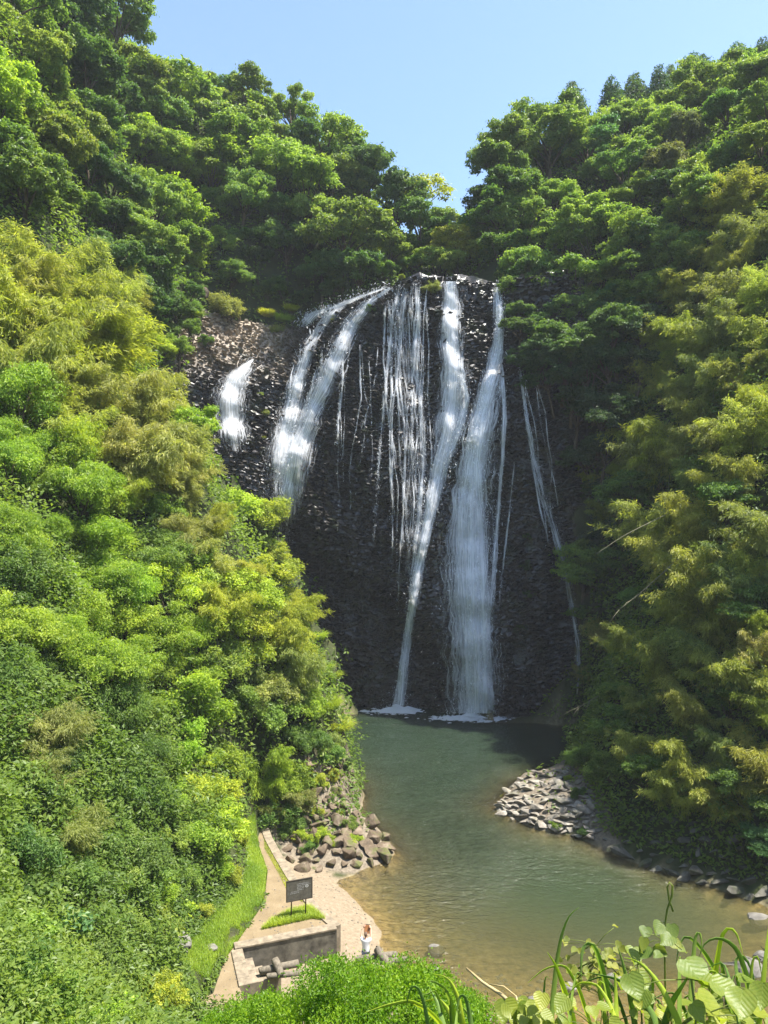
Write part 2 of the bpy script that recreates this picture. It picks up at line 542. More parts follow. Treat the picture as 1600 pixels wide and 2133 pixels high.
# ------------------------------------------------------------------ terrain
CP = np.array([
    # slope below the viewpoint
    (0, -6, 19.6), (0, 0, 19.2), (0, 3, 17.8), (3, 3, 17.9), (0, 6, 15.4), (3, 6, 15.2), (0, 10, 12.6), (0, 16, 7.2), (0, 22, 2.2), (1, 26, 0.4), (-4, 10, 12.2), (-6, 16, 9),
    (-7, 22, 4.2), (5, 10, 12), (6, 20, 3), (12, 12, 10), (-12, 4, 18), (10, 2, 19), (22, 12, 8), (-10, 12, 15),
    # path and beach
    (-6.3, 29, 1.45), (-6, 32, 1.5), (-5.3, 36, 1.5), (-7, 41, 1.5), (-7.4, 43.5, 1.4), (-2, 31, 0.45), (-1.2, 34, 0.35), (-3, 36.5, 0.7), (-4.3, 39, 0.7),
    (-0.2, 34.8, 0), (-1, 37.7, 0), (-2.6, 40.4, 0), (-4.4, 41.6, 0.1), (0.2, 31, 0.0), (1.5, 29.5, 0.05),
    # rocks at the foot of the left spur
    (-6, 44.5, 1.2), (-3.5, 42.6, 0.7), (-1.0, 43, 0.3), (0.9, 43.6, 0.0), (-1.2, 46, 1.2), (-4, 45.5, 2.6), (-1.9, 49.8, 0), (-3.2, 48.5, 3.2), (-0.6, 47.2, 0.2),
    (1.6, 45, -1), (-1.4, 51.5, -0.5),
    # left slope
    (-8.6, 40, 3.2), (-9, 36, 3.3), (-8.8, 32, 3.2), (-9.6, 28, 4.5), (-12, 30, 8), (-12, 36, 9), (-12, 41, 10.5), (-16, 34, 15.5), (-16, 26, 14.5), (-12, 20, 11.5), (-20, 20, 20),
    (-16, 42, 20), (-22, 38, 26), (-21, 44, 29.5), (-28, 34, 31), (-30, 42, 36), (-11, 47.5, 19.5), (-7.4, 49.8, 14.0), (-4.8, 50.6, 9.3), (-3.0, 51, 6.0),
    (-14.5, 49, 26), (-19.5, 50, 32), (-26, 48, 35.5), (-18, 53.5, 30), (-12.5, 54, 20), (-8, 54.5, 13), (-5, 54.5, 7), (-3, 54, 2), (-3, 58, -1.5), (-7, 61, 0),
    (-11, 60, 9), (-15, 62, 17), (-13, 68, 0), (-18, 66, 14), (-21, 60, 29),
    # left wall of the gorge
    (-24, 70, 40), (-24.5, 66, 41), (-22, 76, 43.8), (-23.5, 74, 43), (-27, 62, 42), (-30, 58, 53), (-31, 54, 49), (-34, 50, 52), (-32, 68, 58), (-29, 74, 56), (-38, 62, 74), (-36, 56, 67),
    (-44, 66, 88), (-40, 76, 82), (-33, 82, 68), (-50, 56, 80), (-42, 46, 54), (-60, 60, 98), (-60, 90, 110), (-60, 36, 66), (-65, 10, 60), (-36, 20, 36),
    # ridge behind the falls
    (-22, 84, 46.5), (-14, 84, 46), (-6, 84, 45.5), (2, 85, 45.5), (8, 85, 45.8), (-26, 88, 58), (-20, 91, 60), (-12, 92, 59), (-4, 93, 57), (3, 94, 54), (9, 95, 53),
    (-30, 92, 73), (-22, 98, 74), (-14, 99, 73), (-7, 100, 68), (0, 103, 62), (6, 107, 59), (14, 113, 60), (-40, 100, 88), (-22, 112, 82), (-10, 116, 76), (0, 122, 68), (14, 128, 64),
    (-40, 130, 95), (0, 140, 75), (40, 140, 95),
    # right forest
    (13, 81, 46.5), (17, 82, 48), (13.5, 86, 54), (16, 90, 60), (20, 94, 67), (26, 98, 73), (34, 102, 79), (43, 106, 82), (56, 110, 88), (66, 104, 90), (24, 84, 55), (32, 88, 62),
    (42, 92, 70), (52, 92, 76), (20, 77, 44), (24, 76, 45), (22.5, 73, 26), (21, 71.5, 8), (26, 70, 36), (32, 72, 50), (40, 76, 62), (50, 76, 72), (62, 76, 80),
    (20.5, 68, 1), (23, 66, 14), (26, 64, 24), (31, 64, 38), (36, 64, 48), (46, 62, 62), (60, 56, 72),
    # right bank
    (18.6, 63, 1), (18.5, 60, 4.5), (21, 57, 12), (24.5, 57, 21), (29, 57, 32), (34, 55, 41), (14.5, 57, 1.2), (10.8, 54.5, 1.1), (8.2, 50.3, 0.45), (10.5, 47.6, 0.8), (11.5, 50.5, 1.6), (14.5, 52.5, 2.2),
    (13.6, 45.6, 0.7), (14.4, 43.6, 0.5), (18, 41, 0.6), (21, 38.5, 0.6), (16.5, 47, 4), (18, 44, 4.2), (20, 49, 10.5), (24, 50, 21), (23, 45, 14.5), (28, 47, 27), (34, 46, 36),
    (23, 40.5, 4.5), (26, 40, 12), (30, 38, 20), (38, 38, 32), (26, 35, 3), (24, 30, 0.6), (34, 28, 10), (30, 22, 6), (50, 40, 50), (60, 30, 50), (50, 15, 36), (64, 0, 40),
    # bed of the pool and the outflow
    (0, 74, -3), (8, 71, -4), (15, 70, -3), (-5, 72, -3), (-8, 70, -2.5), (3, 62, -4), (10, 62, -4), (15.5, 66, -3), (6, 55, -3.5), (2, 52, -3), (7, 47.5, -2.2), (4, 45, -2.2), (9.5, 43.5, -2.4), (13, 41.5, -2.2),
    (12, 45, -0.9), (5, 41, -1.9), (10, 39, -2.6), (1.5, 40.5, -0.7), (-0.5, 40.5, -0.35), (2.2, 37, -0.55), (1.6, 34, -0.35), (5, 36, -0.85), (8, 35, -1.0), (4.5, 32, -0.35), (3, 29.8, -0.15),
    (12, 36, -1.9), (16.5, 37, -1.3), (9, 31.5, -0.25), (13, 32, -0.35), (18, 34, -0.3), (19, 30, -0.2), (14, 28, -0.1), (8, 28, 0.1), (20, 24, -0.1),
    (1.2, 47.5, -1.6), (0.2, 51, -2.2), (1.5, 55, -3), (-0.5, 60, -3.5), (17.5, 62, -1.4), (12.5, 59, -1.8), (6.2, 51.5, -1.6),
], dtype=float)

def solve_rbf(cp):
    n = len(cp)
    d = np.linalg.norm(cp[:, None, :2] - cp[None, :, :2], axis=2)
    A = np.zeros((n + 3, n + 3))
    A[:n, :n] = -d
    A[:n, :n] += np.eye(n) * 0.05
    A[:n, n] = 1
    A[:n, n + 1:n + 3] = cp[:, :2] / 50
    A[n:, :n] = A[:n, n:].T
    b = np.zeros(n + 3)
    b[:n] = cp[:, 2]
    return np.linalg.solve(A, b)
RW = solve_rbf(CP)

def rbf(x, y):
    sh = x.shape
    x, y = x.ravel(), y.ravel()
    r = np.empty(len(x))
    for i in range(0, len(x), 8192):
        q = np.stack([x[i:i + 8192], y[i:i + 8192]], 1)
        d = np.linalg.norm(q[:, None, :] - CP[None, :, :2], axis=2)
        r[i:i + 8192] = -d @ RW[:len(CP)] + RW[-3] + q @ RW[-2:] / 50
    return r.reshape(sh)

def inpoly(x, y, P):
    r = np.zeros(np.shape(x), bool)
    j = len(P) - 1
    for i in range(len(P)):
        xi, yi = P[i]
        xj, yj = P[j]
        c = ((yi > y) != (yj > y)) & (x < (xj - xi) * (y - yi) / (yj - yi + 1e-12) + xi)
        r ^= c
        j = i
    return r

def polydist(x, y, P, closed=False):
    best = np.full(np.shape(x), 1e9)
    n = len(P)
    for i in range(n if closed else n - 1):
        ax, ay = P[i]
        bx, by = P[(i + 1) % n]
        dx, dy = bx - ax, by - ay
        t = np.clip(((x - ax) * dx + (y - ay) * dy) / (dx * dx + dy * dy + 1e-9), 0, 1)
        best = np.minimum(best, np.hypot(x - ax - t * dx, y - ay - t * dy))
    return best

# plan outlines around the path (metres)
PATH = [(-7.55, 44.0), (-7.1, 42.3), (-5.08, 37.6), (-3.51, 34.65), (-2.3, 33.0), (-6.5, 31.55), (-6.05, 29.3), (-5.6, 28.4), (-6.4, 26.5), (-8.4, 26.6), (-8.4, 27.6), (-7.0, 28.6), (-7.0, 30.4), (-6.6, 32.2), (-5.95, 35.3), (-6.3, 38.5), (-7.5, 42.0)]
VERGE = [(-7.9, 43.5), (-7.2, 41), (-6.35, 38.6), (-6.0, 35.4), (-6.6, 32.3), (-7.1, 30.2), (-7.1, 28.8), (-8.3, 27.9), (-8.3, 29.5), (-7.9, 32.5), (-7.2, 35.5), (-7.4, 38.6), (-8.2, 41.2)]
TERRACE = [(-6.9, 31.9), (-6.8, 32.5), (-2.3, 34.0), (-2.0, 33.2), (-1.6, 31.6), (-0.6, 29.0), (-3.0, 27.6), (-5.5, 28.3), (-6.0, 29.2)]
BEACH = [(-7.0, 42.5), (-5.08, 37.6), (-3.5, 34.65), (-2.3, 33.0), (-3, 30), (-0.5, 28.4), (1.0, 29.5), (0.6, 32), (0.3, 34.8), (-0.6, 37.7), (-2.4, 40.6), (-4.6, 42.1)]

def Y0c(X):      # plan line of the foot of the cliff
    return np.interp(X, [-26, -21, -16, -11, -6, -2, 2, 6, 10, 15, 20, 26], [71.5, 73.4, 76.6, 78.3, 77.0, 75.3, 74.4, 74.2, 73.6, 73.0, 72.4, 72.0])

def ZTOP(X):
    return np.interp(X, [-26, -20.5, -15, -10.5, -9, -5.5, -2, 0, 3, 5.5, 8, 12, 16, 22], [45.5, 44.4, 43.9, 43.6, 43.6, 44.9, 45.6, 46.3, 47.0, 47.1, 47.0, 46.6, 46.4, 47])

def LEAN(X):
    return 3.4 + 4.6 * sstep(3, -12, X)

def terrain_raw(x, y):
    z = rbf(x, y)
    rough = sstep(1.8, 6, z)
    z = z + rough * 1.1 * fbm(x * 0.22, y * 0.22, 0, 11, 4)
    z = z + 0.10 * fbm(x * 0.9, y * 0.9, 3, 5, 3)
    dy = y - Y0c(x)
    lt_ = LEAN(x) + 2.2
    cap = -3.5 + 52 * np.clip((dy - lt_) / 2.4, 0, 1)
    cap = cap + 200 * (1 - sstep(-24.5, -22.0, x)) + 200 * sstep(19.0, 21.5, x)
    z = np.minimum(z, np.where((dy < lt_ + 2.4) & (dy > -1.5), cap, 1e9))
    p = inpoly(x, y, PATH)
    z = np.where(p, 1.1, z)
    t = inpoly(x, y, TERRACE)
    z = np.where(t, 0.34, z)
    return z

gx = np.unique(np.round(np.concatenate([np.arange(-72, -12, 1.0), np.arange(-12, 16, 0.33), np.arange(16, 72.1, 1.0)]), 3))
gy = np.unique(np.round(np.concatenate([np.arange(-8, 24, 0.8), np.arange(24, 56, 0.36), np.arange(56, 142.1, 1.0)]), 3))
GX, GY = np.meshgrid(gx, gy, indexing='ij')
GZ = terrain_raw(GX, GY)

def TZ(x, y):
    x = np.clip(np.asarray(x, float), gx[0], gx[-1] - 1e-3)
    y = np.clip(np.asarray(y, float), gy[0], gy[-1] - 1e-3)
    i = np.clip(np.searchsorted(gx, x, 'right') - 1, 0, len(gx) - 2)
    j = np.clip(np.searchsorted(gy, y, 'right') - 1, 0, len(gy) - 2)
    a = (x - gx[i]) / (gx[i + 1] - gx[i])
    b = (y - gy[j]) / (gy[j + 1] - gy[j])
    return GZ[i, j] * (1 - a) * (1 - b) + GZ[i + 1, j] * a * (1 - b) + GZ[i, j + 1] * (1 - a) * b + GZ[i + 1, j + 1] * a * b

TT = np.arange(13.0, 138, 0.12)
def hit(px, py, h=0.0):
    """distance along the view of the first point of the ground raised by h; None when the ray passes above it"""
    x = (px - CX) / F * TT
    z = CAMZ - (py - CY) / F * TT
    g = TZ(x, TT) + h
    k = np.argmax(z < g)
    if not (z[k] < g[k]):
        return None
    return float(TT[k])

nx, ny = len(gx), len(gy)
idx = np.arange(nx * ny).reshape(nx, ny)
q = np.stack([idx[:-1, :-1], idx[1:, :-1], idx[1:, 1:], idx[:-1, 1:]], -1).reshape(-1, 4)
V = np.stack([GX, GY, GZ], -1).reshape(-1, 3)
ROCKL = [(-7.2, 44.4), (-5.2, 41.4), (-2.5, 40.9), (1.8, 42.8), (2.0, 45), (-0.5, 48), (-1.0, 52), (-4, 51), (-6, 47)]
ROCKR = [(7, 51), (9.5, 47), (12.6, 46.5), (14.2, 42.2), (18, 39.5), (24, 36.5), (28, 40), (20, 46), (17, 50), (17, 58), (12.5, 57.5)]
x_, y_, z_ = V.T
rocky = np.maximum(inpoly(x_, y_, ROCKL), inpoly(x_, y_, ROCKR) & (x_ < 14.5)).astype(float) * (1 - sstep(3.5, 6, z_))
sandy = (inpoly(x_, y_, BEACH) | inpoly(x_, y_, TERRACE)).astype(float) * (z_ < 1.3) * (z_ > -0.6)
bedm = (z_ < 0.02).astype(float)
bedm = np.where(sandy > 0, bedm * 0.5, bedm)
ground = link("hillside", np_mesh("hillside", V, q, 4, M['ground'], smooth=True, vattr={'rocky': rocky, 'sandy': sandy, 'bed': bedm}))
structure(ground, "green gorge slopes and the sandy bed of the pool")

# far ground to the horizon, lying below everything near
fg = MB()
for x0, x1, y0, y1 in ((-3000, 3000, 141.5, 3000), (-3000, 3000, -1500, -7.5), (-3000, -71.5, -7.5, 141.5), (71.5, 3000, -7.5, 141.5)):
    fg.poly([(x0, y0, -3.6), (x1, y0, -3.6), (x1, y1, -3.6), (x0, y1, -3.6)])
structure(link("ground", fg.me("ground", M['ground'])))

# ------------------------------------------------------------------ pool
wx = np.arange(-22, 42, 0.5)
wy = np.arange(16, 79.1, 0.5)
WX, WY = np.meshgrid(wx, wy, indexing='ij')
WD = np.maximum(0, -TZ(WX, WY))
wi = np.arange(len(wx) * len(wy)).reshape(len(wx), len(wy))
wq = np.stack([wi[:-1, :-1], wi[1:, :-1], wi[1:, 1:], wi[:-1, 1:]], -1).reshape(-1, 4)
tzc = TZ(WX, WY).ravel()
keep = (tzc[wq].min(1) < 0.35)
rip = 0.25 + 0.95 * sstep(36, 47, WY) + 0.4 * sstep(62, 74, WY)
rip = rip * (1 - 0.55 * sstep(2, 8, WX - 0.35 * (WY - 36)) * (1 - sstep(46, 54, WY)))
pool = link("pool_water", np_mesh("pool_water", np.stack([WX, WY, WX * 0], -1).reshape(-1, 3), wq[keep], 4, M['water'], smooth=True, vattr={'depth': WD.ravel(), 'ripple': rip.ravel()}))
structure(pool, "green rippled pool below the falls, clear and brown near the beach")

# ------------------------------------------------------------------ cliff of basalt columns
def Yf(X, z):
    zt = ZTOP(X)
    t = np.clip((z - 22) / (zt - 22), 0, 1.2)
    lean = 1.2 * np.clip(z / 24, 0, 1) + LEAN(X) * t ** 1.7
    zb = np.interp(X, [-20, -10, -4, 2, 5, 9], [23, 20.5, 16.5, 12.5, 9, 0])
    rec = 2.2 * sstep(0.5, -4.0, z - zb) * (1 - sstep(3.5, 7.5, X))
    dry = sstep(-9.5, -12.5, X) * sstep(36, 44, z) * 1.2
    n = 2.8 * fbm(X * 0.16, z * 0.10, 1.7, 21, 4) + 0.9 * np.abs(((X * 0.06 + z * 0.21 + 0.5 * fbm(X * 0.2, z * 0.2, 3, 55, 2)) % 1.0) - 0.5) + 0.5 * fbm(X * 0.6, z * 0.5, 4.1, 31, 3)
    return Y0c(X) + lean + rec + dry - n * (1 - 0.6 * sstep(3, 0, z))

cx_ = np.linspace(-24, 21.5, 190)
cu = np.linspace(0, 1, 170)
CXg, CUg = np.meshgrid(cx_, cu, indexing='ij')
zt_ = ZTOP(CXg) + 0.5 * fbm(CXg * 0.8, 0, 9, 77, 3)
CZg = -2.5 + CUg * (zt_ + 2.5)
CYg = Yf(CXg, CZg)
# rounded lip and a top running back onto the stream bed
lipn = 9
LX = np.repeat(cx_[:, None], lipn, 1)
lt = np.linspace(0, 1, lipn + 1)[1:]
LY = CYg[:, -1:] + lt[None, :] * 7.0
LZ = zt_[:, -1:] + 0.35 * np.sin(lt[None, :] * math.pi * 0.5) + 0.4 * fbm(LX * 0.5, LY * 0.5, 2, 88, 3)
CV = np.stack([np.concatenate([CXg, LX], 1), np.concatenate([CYg, LY], 1), np.concatenate([CZg, LZ], 1)], -1)
na, nb = CV.shape[:2]
ci = np.arange(na * nb).reshape(na, nb)
cq = np.stack([ci[:-1, :-1], ci[1:, :-1], ci[1:, 1:], ci[:-1, 1:]], -1).reshape(-1, 4)
cliff = link("cliff", np_mesh("cliff", CV.reshape(-1, 3), cq, 4, M['cliff'], smooth=False))
structure(cliff, "dark wet basalt cliff behind the falls, dry and brown at its upper left")

def prism(rg, w, h, l, n=6):
    """irregular column end: axis +Y is into the rock, front face at y=0 pushed out to -l"""
    a = np.sort((np.arange(n) + rg.uniform(-0.25, 0.25, n)) / n * 2 * math.pi)
    rr = rg.uniform(0.8, 1.15, n)
    ring = np.stack([np.cos(a) * w * rr, np.zeros(n), np.sin(a) * h * rr], 1)
    front = ring * [0.86, 1, 0.86]
    front[:, 1] = -l + rg.uniform(-0.12, 0.12, n) * min(l, 0.5) + front[:, 2] * rg.uniform(-0.5, 0.5)
    mid = ring.copy()
    mid[:, 1] = -l * 0.7
    back = ring.copy()
    back[:, 1] = 0.5
    vs = np.concatenate([front, mid, back])
    fs = []
    for k in range(n):
        k2 = (k + 1) % n
        fs.append((k, k2, n + k2, n + k))
        fs.append((n + k, n + k2, 2 * n + k2, 2 * n + k))
    fs.append(tuple(range(n - 1, -1, -1)))
    return vs, fs

rg = rng_(4)
def cliff_frame(X, z):
    e = 0.5
    y = float(Yf(np.float64(X), np.float64(z)))
    dx = (float(Yf(np.float64(X + e), np.float64(z))) - y) / e
    dz = (float(Yf(np.float64(X), np.float64(z + e))) - y) / e
    nv = Vector((dx, -1, dz)).normalized()
    return y, nv

# thousands of small column ends: one part, real geometry
sx, sz = 0.40, 0.25
gxs = np.arange(-22.5, 20.5, sx)
gzs = np.arange(-0.6, 46.6, sz)
BX, BZ = np.meshgrid(gxs, gzs, indexing='ij')
BX = (BX + (np.arange(len(gzs)) % 2)[None, :] * sx / 2 + rg.uniform(-0.2, 0.2, BX.shape)).ravel()
BZ = (BZ + rg.uniform(-0.14, 0.14, BZ.shape).ravel().reshape(BZ.shape)).ravel()
ok = (BZ < ZTOP(BX) - 0.1) & (rg.random(len(BX)) < 0.72 + 0.6 * vnoise(BX * 0.3, BZ * 0.22, 2, 72))
BX, BZ = BX[ok], BZ[ok]
BY = Yf(BX, BZ)
dX = (Yf(BX + 0.4, BZ) - BY) / 0.4
dZ = (Yf(BX, BZ + 0.4) - BY) / 0.4
kz = (0.75 + 0.6 * vnoise(BX * 0.35, BZ * 0.35, 5, 71)) * np.where((BX < -10) & (BZ > 36), 0.72, 1.0)
big = np.zeros(len(BX), bool)
cand = np.where((BX > -9) & (BX < 9) & (BZ > 12) & (BZ < 44))[0]
big[rg.choice(cand, 300, replace=False)] = True
allv, allf = [], []
n0 = 0
PR = [prism(rng_(100 + i), 0.36, 0.25, 0.3, 6 if i % 3 else 5) for i in range(24)]
for i in np.where(~big)[0]:
    vs, fs = PR[int(rg.integers(24))]
    k = (0.52 + 0.36 * rg.random() ** 1.5) * kz[i]
    ln = (0.10 + 0.60 * rg.random() ** 1.6) * kz[i]
    n = np.array([dX[i], -1.0, dZ[i]])
    n += [rg.normal(0, 0.08) - 0.30 * (BX[i] < 3) + 0.25 * (BX[i] > 9), 0, rg.normal(0.10, 0.08)]
    n /= np.linalg.norm(n)
    yax = -n
    xax = np.cross(yax, [0, 0, 1.0]); xax /= np.linalg.norm(xax)
    zax = np.cross(xax, yax)
    roll = rg.normal(-0.25 if BX[i] < 0 else 0.1, 0.18)
    xr = xax * math.cos(roll) + zax * math.sin(roll)
    zr = zax * math.cos(roll) - xax * math.sin(roll)
    w = vs * [k * 1.2, ln / 0.3, k * 0.82]
    p = w[:, :1] * xr + w[:, 1:2] * yax + w[:, 2:3] * zr + [BX[i], BY[i], BZ[i]]
    allv.append(p)
    allf += [tuple(n0 + q_ for q_ in f) for f in fs]
    n0 += len(vs)
me = bpy.data.meshes.new("basalt_columns")
me.from_pydata(np.concatenate(allv).tolist(), [], allf)
me.materials.append(M['cliff'])
bc = link("basalt_columns", me, cliff)
bc["kind"] = "stuff"
bmes = []
for i in range(8):
    vs, fs = prism(rng_(300 + i), 0.34, 0.20, 0.42, 6 if i % 2 else 5)
    mm = bpy.data.meshes.new("basalt_block")
    mm.from_pydata(vs.tolist(), [], fs)
    mm.materials.append(M['cliff'])
    bmes.append(mm)
for i in np.where(big)[0]:
    n = Vector((dX[i] - 0.15 + rg.normal(0, 0.1), -1, dZ[i] - 0.1)).normalized()
    o = link("basalt_block", bmes[int(rg.integers(8))], cliff)
    qz = (-n).to_track_quat('Y', 'Z')
    o.matrix_local = Matrix.Translation((BX[i], BY[i], BZ[i])) @ qz.to_matrix().to_4x4() @ Matrix.Rotation(rg.normal(0, 0.3), 4, 'Y') @ Matrix.Diagonal((rg.uniform(0.8, 1.3), rg.uniform(0.5, 1.5), rg.uniform(0.8, 1.25), 1))

# ------------------------------------------------------------------ waterfalls
def on_cliff(px, py):
    Y = np.full(np.shape(px), 76.0)
    for _ in range(12):
        X = (px - CX) / F * Y
        z = CAMZ - (py - CY) / F * Y
        Y = 0.5 * Y + 0.5 * Yf(X, np.minimum(z, ZTOP(X)))
    return X, Y, z

def smooth_path(P, n):
    P = np.array(P, float)
    s = np.concatenate([[0], np.cumsum(np.hypot(np.diff(P[:, 0]), np.diff(P[:, 1])))])
    u = np.linspace(0, s[-1], n)
    R = np.stack([np.interp(u, s, P[:, k]) for k in range(P.shape[1])], 1)
    w = max(3, n // 14) | 1
    k = np.hanning(w + 2)[1:-1]
    k /= k.sum()
    pad = w // 2
    for c in range(R.shape[1]):
        e = np.concatenate([2 * R[0, c] - R[pad:0:-1, c], R[:, c], 2 * R[-1, c] - R[-2:-2 - pad:-1, c]])
        R[:, c] = np.convolve(e, k, 'valid')
    return R

def waterfall(streams, label, mat, seed, drops=1500, dsize=0.07):
    """streams: list of (path[(px,py,halfwidth px)], density, offset out from the rock in m)"""
    rg = rng_(seed)
    VV, FF, UV, ED, DL, LY = [], [], [], [], [], []
    DP = []
    n0 = 0
    for si, (path, dens, off) in enumerate(streams):
        n = max(20, int(len(path) * 12))
        last = path[-1][1] > 1440
        R = smooth_path(path, n)
        for lay in range(4):
            na_ = 9
            t = np.linspace(-1, 1, na_)
            wf = (1.05, 1.35, 0.8, 1.75)[lay]
            wob = 1 + 0.25 * (vnoise(np.arange(n) * 0.35, seed + lay, si, 3) - 0.5)
            PX = R[:, 0:1] + t[None, :] * (R[:, 2] * wf * wob)[:, None]
            PY = np.repeat(R[:, 1:2], na_, 1)
            X, Y, Z = on_cliff(PX, PY)
            o = off * (0.35 + 0.65 * np.linspace(0, 1, n) ** 0.7)[:, None] + (0.75, 0.5, 1.0, 0.6)[lay]
            Y = Y - o - 0.12 * (1 - t[None, :] ** 2)
            k = Y / (Y + o)                       # keep the sheet where the water falls
            X = (PX - CX) / F * Y
            Z = CAMZ - (PY - CY) / F * Y
            Z = np.maximum(Z, -0.05)
            VV.append(np.stack([X, Y, Z], -1).reshape(-1, 3))
            ii = n0 + np.arange(n * na_).reshape(n, na_)
            FF.append(np.stack([ii[:-1, :-1], ii[:-1, 1:], ii[1:, 1:], ii[1:, :-1]], -1).reshape(-1, 4))
            seg = np.concatenate([[0], np.cumsum(np.linalg.norm(np.diff(np.stack([X, Y, Z], -1)[:, 4], axis=0), axis=1))])
            UV.append(np.stack([(t[None, :] * R[:, 2:3] * wf / F * 76 + 13.7 * si + 3.1 * lay), np.repeat(seg[:, None], na_, 1)], -1).reshape(-1, 2))
            ED.append(np.repeat(np.abs(t)[None, :], n, 0).ravel())
            dd = np.full((n, na_), dens - (0, 0.15, 0.10, 0.36)[lay])
            tt = np.linspace(0, 1, n)[:, None]
            DL.append(((dd - 0.75 * (0 if last else 1) * sstep(0.72, 1.0, tt) - 0.25 * sstep(0.06, 0.0, tt))).ravel())
            LY.append(np.full(n * na_, lay + 3.0 * si))
            n0 += n * na_
            if lay == 1:
                m_ = int(drops * len(path) / 10 * max(0.4, dens) * (0.75 if R[:, 2].max() > 9 else 0.12))
                a = rg.integers(0, n, m_)
                wv = rg.normal(0, 0.55, m_)
                dx = wv * R[a, 2] * 1.25 / F * 76
                c = np.stack([X[a, 4] + dx, Y[a, 4] - rg.uniform(-0.1, 0.7, m_), Z[a, 4] + rg.normal(0, 0.4, m_)], -1)
                DP.append(c)
    me = np_mesh("waterfall", np.concatenate(VV), np.concatenate(FF), 4, mat, smooth=True, uv=np.concatenate(UV),
                 vattr={'side': np.concatenate(ED), 'flow': np.concatenate(DL), 'sheet': np.concatenate(LY)})
    o = link("waterfall", me)
    tag(o, label, "waterfall", "waterfalls on the basalt cliff")
    P = np.concatenate(DP)
    P = P[P[:, 2] > 0.02]
    m_ = len(P)
    s = dsize * 0.72 * rg.lognormal(-0.2, 0.45, m_)
    d1 = nrm(rg.normal(0, 1, (m_, 3)) * [0.5, 0.5, 1.6])
    d2 = nrm(np.cross(d1, rg.normal(0, 1, (m_, 3))))
    vs = np.stack([P + d1 * (s * 1.9)[:, None], P + d2 * (s * .4)[:, None], P - d1 * (s * 1.9)[:, None], P - d2 * (s * .5)[:, None]], 1).reshape(-1, 3)
    sp = link("spray", np_mesh("spray", vs, np.arange(4 * m_).reshape(-1, 4), 4, M['droplets']), o)
    sp["kind"] = "stuff"
    return o

def threads(n, x0, x1, y0, y1, seed, w=(1.5, 4), drift=0.0, dens=1.0):
    rg = rng_(seed)
    r = []
    for k in range(n):
        x = rg.uniform(x0, x1)
        a, b = y0 + rg.uniform(0, 60), y1 - rg.uniform(0, (y1 - y0) * 0.5)
        m = int((b - a) / 70) + 3
        hw = rg.uniform(*w)
        P = []
        for i in range(m):
            t = i / (m - 1)
            P.append((x, a + (b - a) * t, hw * (0.7 + 0.6 * rg.random())))
            x += rg.normal(drift * (b - a) / m, 6)
        r.append((P, dens * rg.uniform(0.85, 1.08), 0.15))
    return r

fm_dense = falls_mat('falling water dense', 0.86)
fm_mid = falls_mat('falling water broken', 0.72)
fm_thin = falls_mat('falling water thin', 0.60, xs=7.0)
fm_veil = falls_mat('falling water veil', 0.80, xs=6.0, vs=0.22)

waterfall([([(528, 748, 3), (512, 762, 14), (490, 790, 30), (480, 830, 33), (482, 880, 34), (492, 940, 30)], 1.2, 0.3)],
          "short white fall farthest left, half hidden behind the green spur", fm_mid, 1, 900)
waterfall([([(690, 640, 12), (655, 655, 26), (632, 680, 14)], 1.1, 0.1),
           ([(805, 598, 6), (750, 618, 14), (700, 640, 20), (668, 680, 16), (640, 730, 16), (620, 790, 18), (603, 860, 22), (588, 930, 32), (582, 1000, 32), (582, 1060, 26)], 1.12, 0.25),
           ([(812, 600, 8), (765, 632, 18), (728, 680, 22), (700, 740, 25), (675, 800, 27), (645, 860, 30), (618, 930, 36), (606, 1000, 36), (598, 1060, 32), (592, 1130, 26)], 1.2, 0.3)]
          + threads(9, 600, 720, 720, 1000, 71, (2, 5), -0.22, 0.92), "broad double cascade sliding down the left flank of the dark rock", fm_mid, 2, 2200)
waterfall([([(850, 588, 24), (838, 640, 34), (842, 720, 34), (850, 800, 40), (860, 880, 40), (868, 960, 36), (862, 1060, 34), (852, 1180, 26), (840, 1300, 16)], 0.72, 0.15),
           ([(868, 590, 8), (872, 660, 9), (862, 740, 10), (880, 850, 8), (884, 950, 8), (872, 1080, 8), (858, 1220, 7), (842, 1360, 6)], 1.05, 0.3),
           ([(832, 592, 10), (822, 640, 9), (812, 720, 7), (802, 820, 6), (793, 920, 5), (786, 1020, 4), (780, 1110, 3)], 0.98, 0.2),
           ([(845, 600, 6), (835, 700, 6), (832, 800, 5), (846, 900, 5), (842, 1040, 4), (832, 1180, 4), (826, 1300, 3)], 1.0, 0.2)]
          + threads(16, 800, 890, 592, 1250, 72, (1.5, 4.5), 0.0, 0.98) + threads(7, 700, 800, 700, 1100, 73, (1, 2.5), -0.02, 0.9), "lacy veil of thin threads down the middle of the cliff", fm_thin, 3, 1500, 0.055)
waterfall([([(938, 586, 15), (940, 640, 19), (938, 700, 22), (945, 770, 26), (942, 840, 26), (930, 910, 22), (912, 990, 16), (893, 1080, 13), (872, 1180, 11), (853, 1300, 10), (840, 1400, 10), (832, 1470, 13)], 1.16, 0.35),
           ([(960, 780, 8), (972, 830, 9), (955, 900, 12), (925, 980, 10)], 0.9, 0.5)],
          "bright white jet from the notch at the top, slanting left to a narrow foot", fm_dense, 4, 2200)
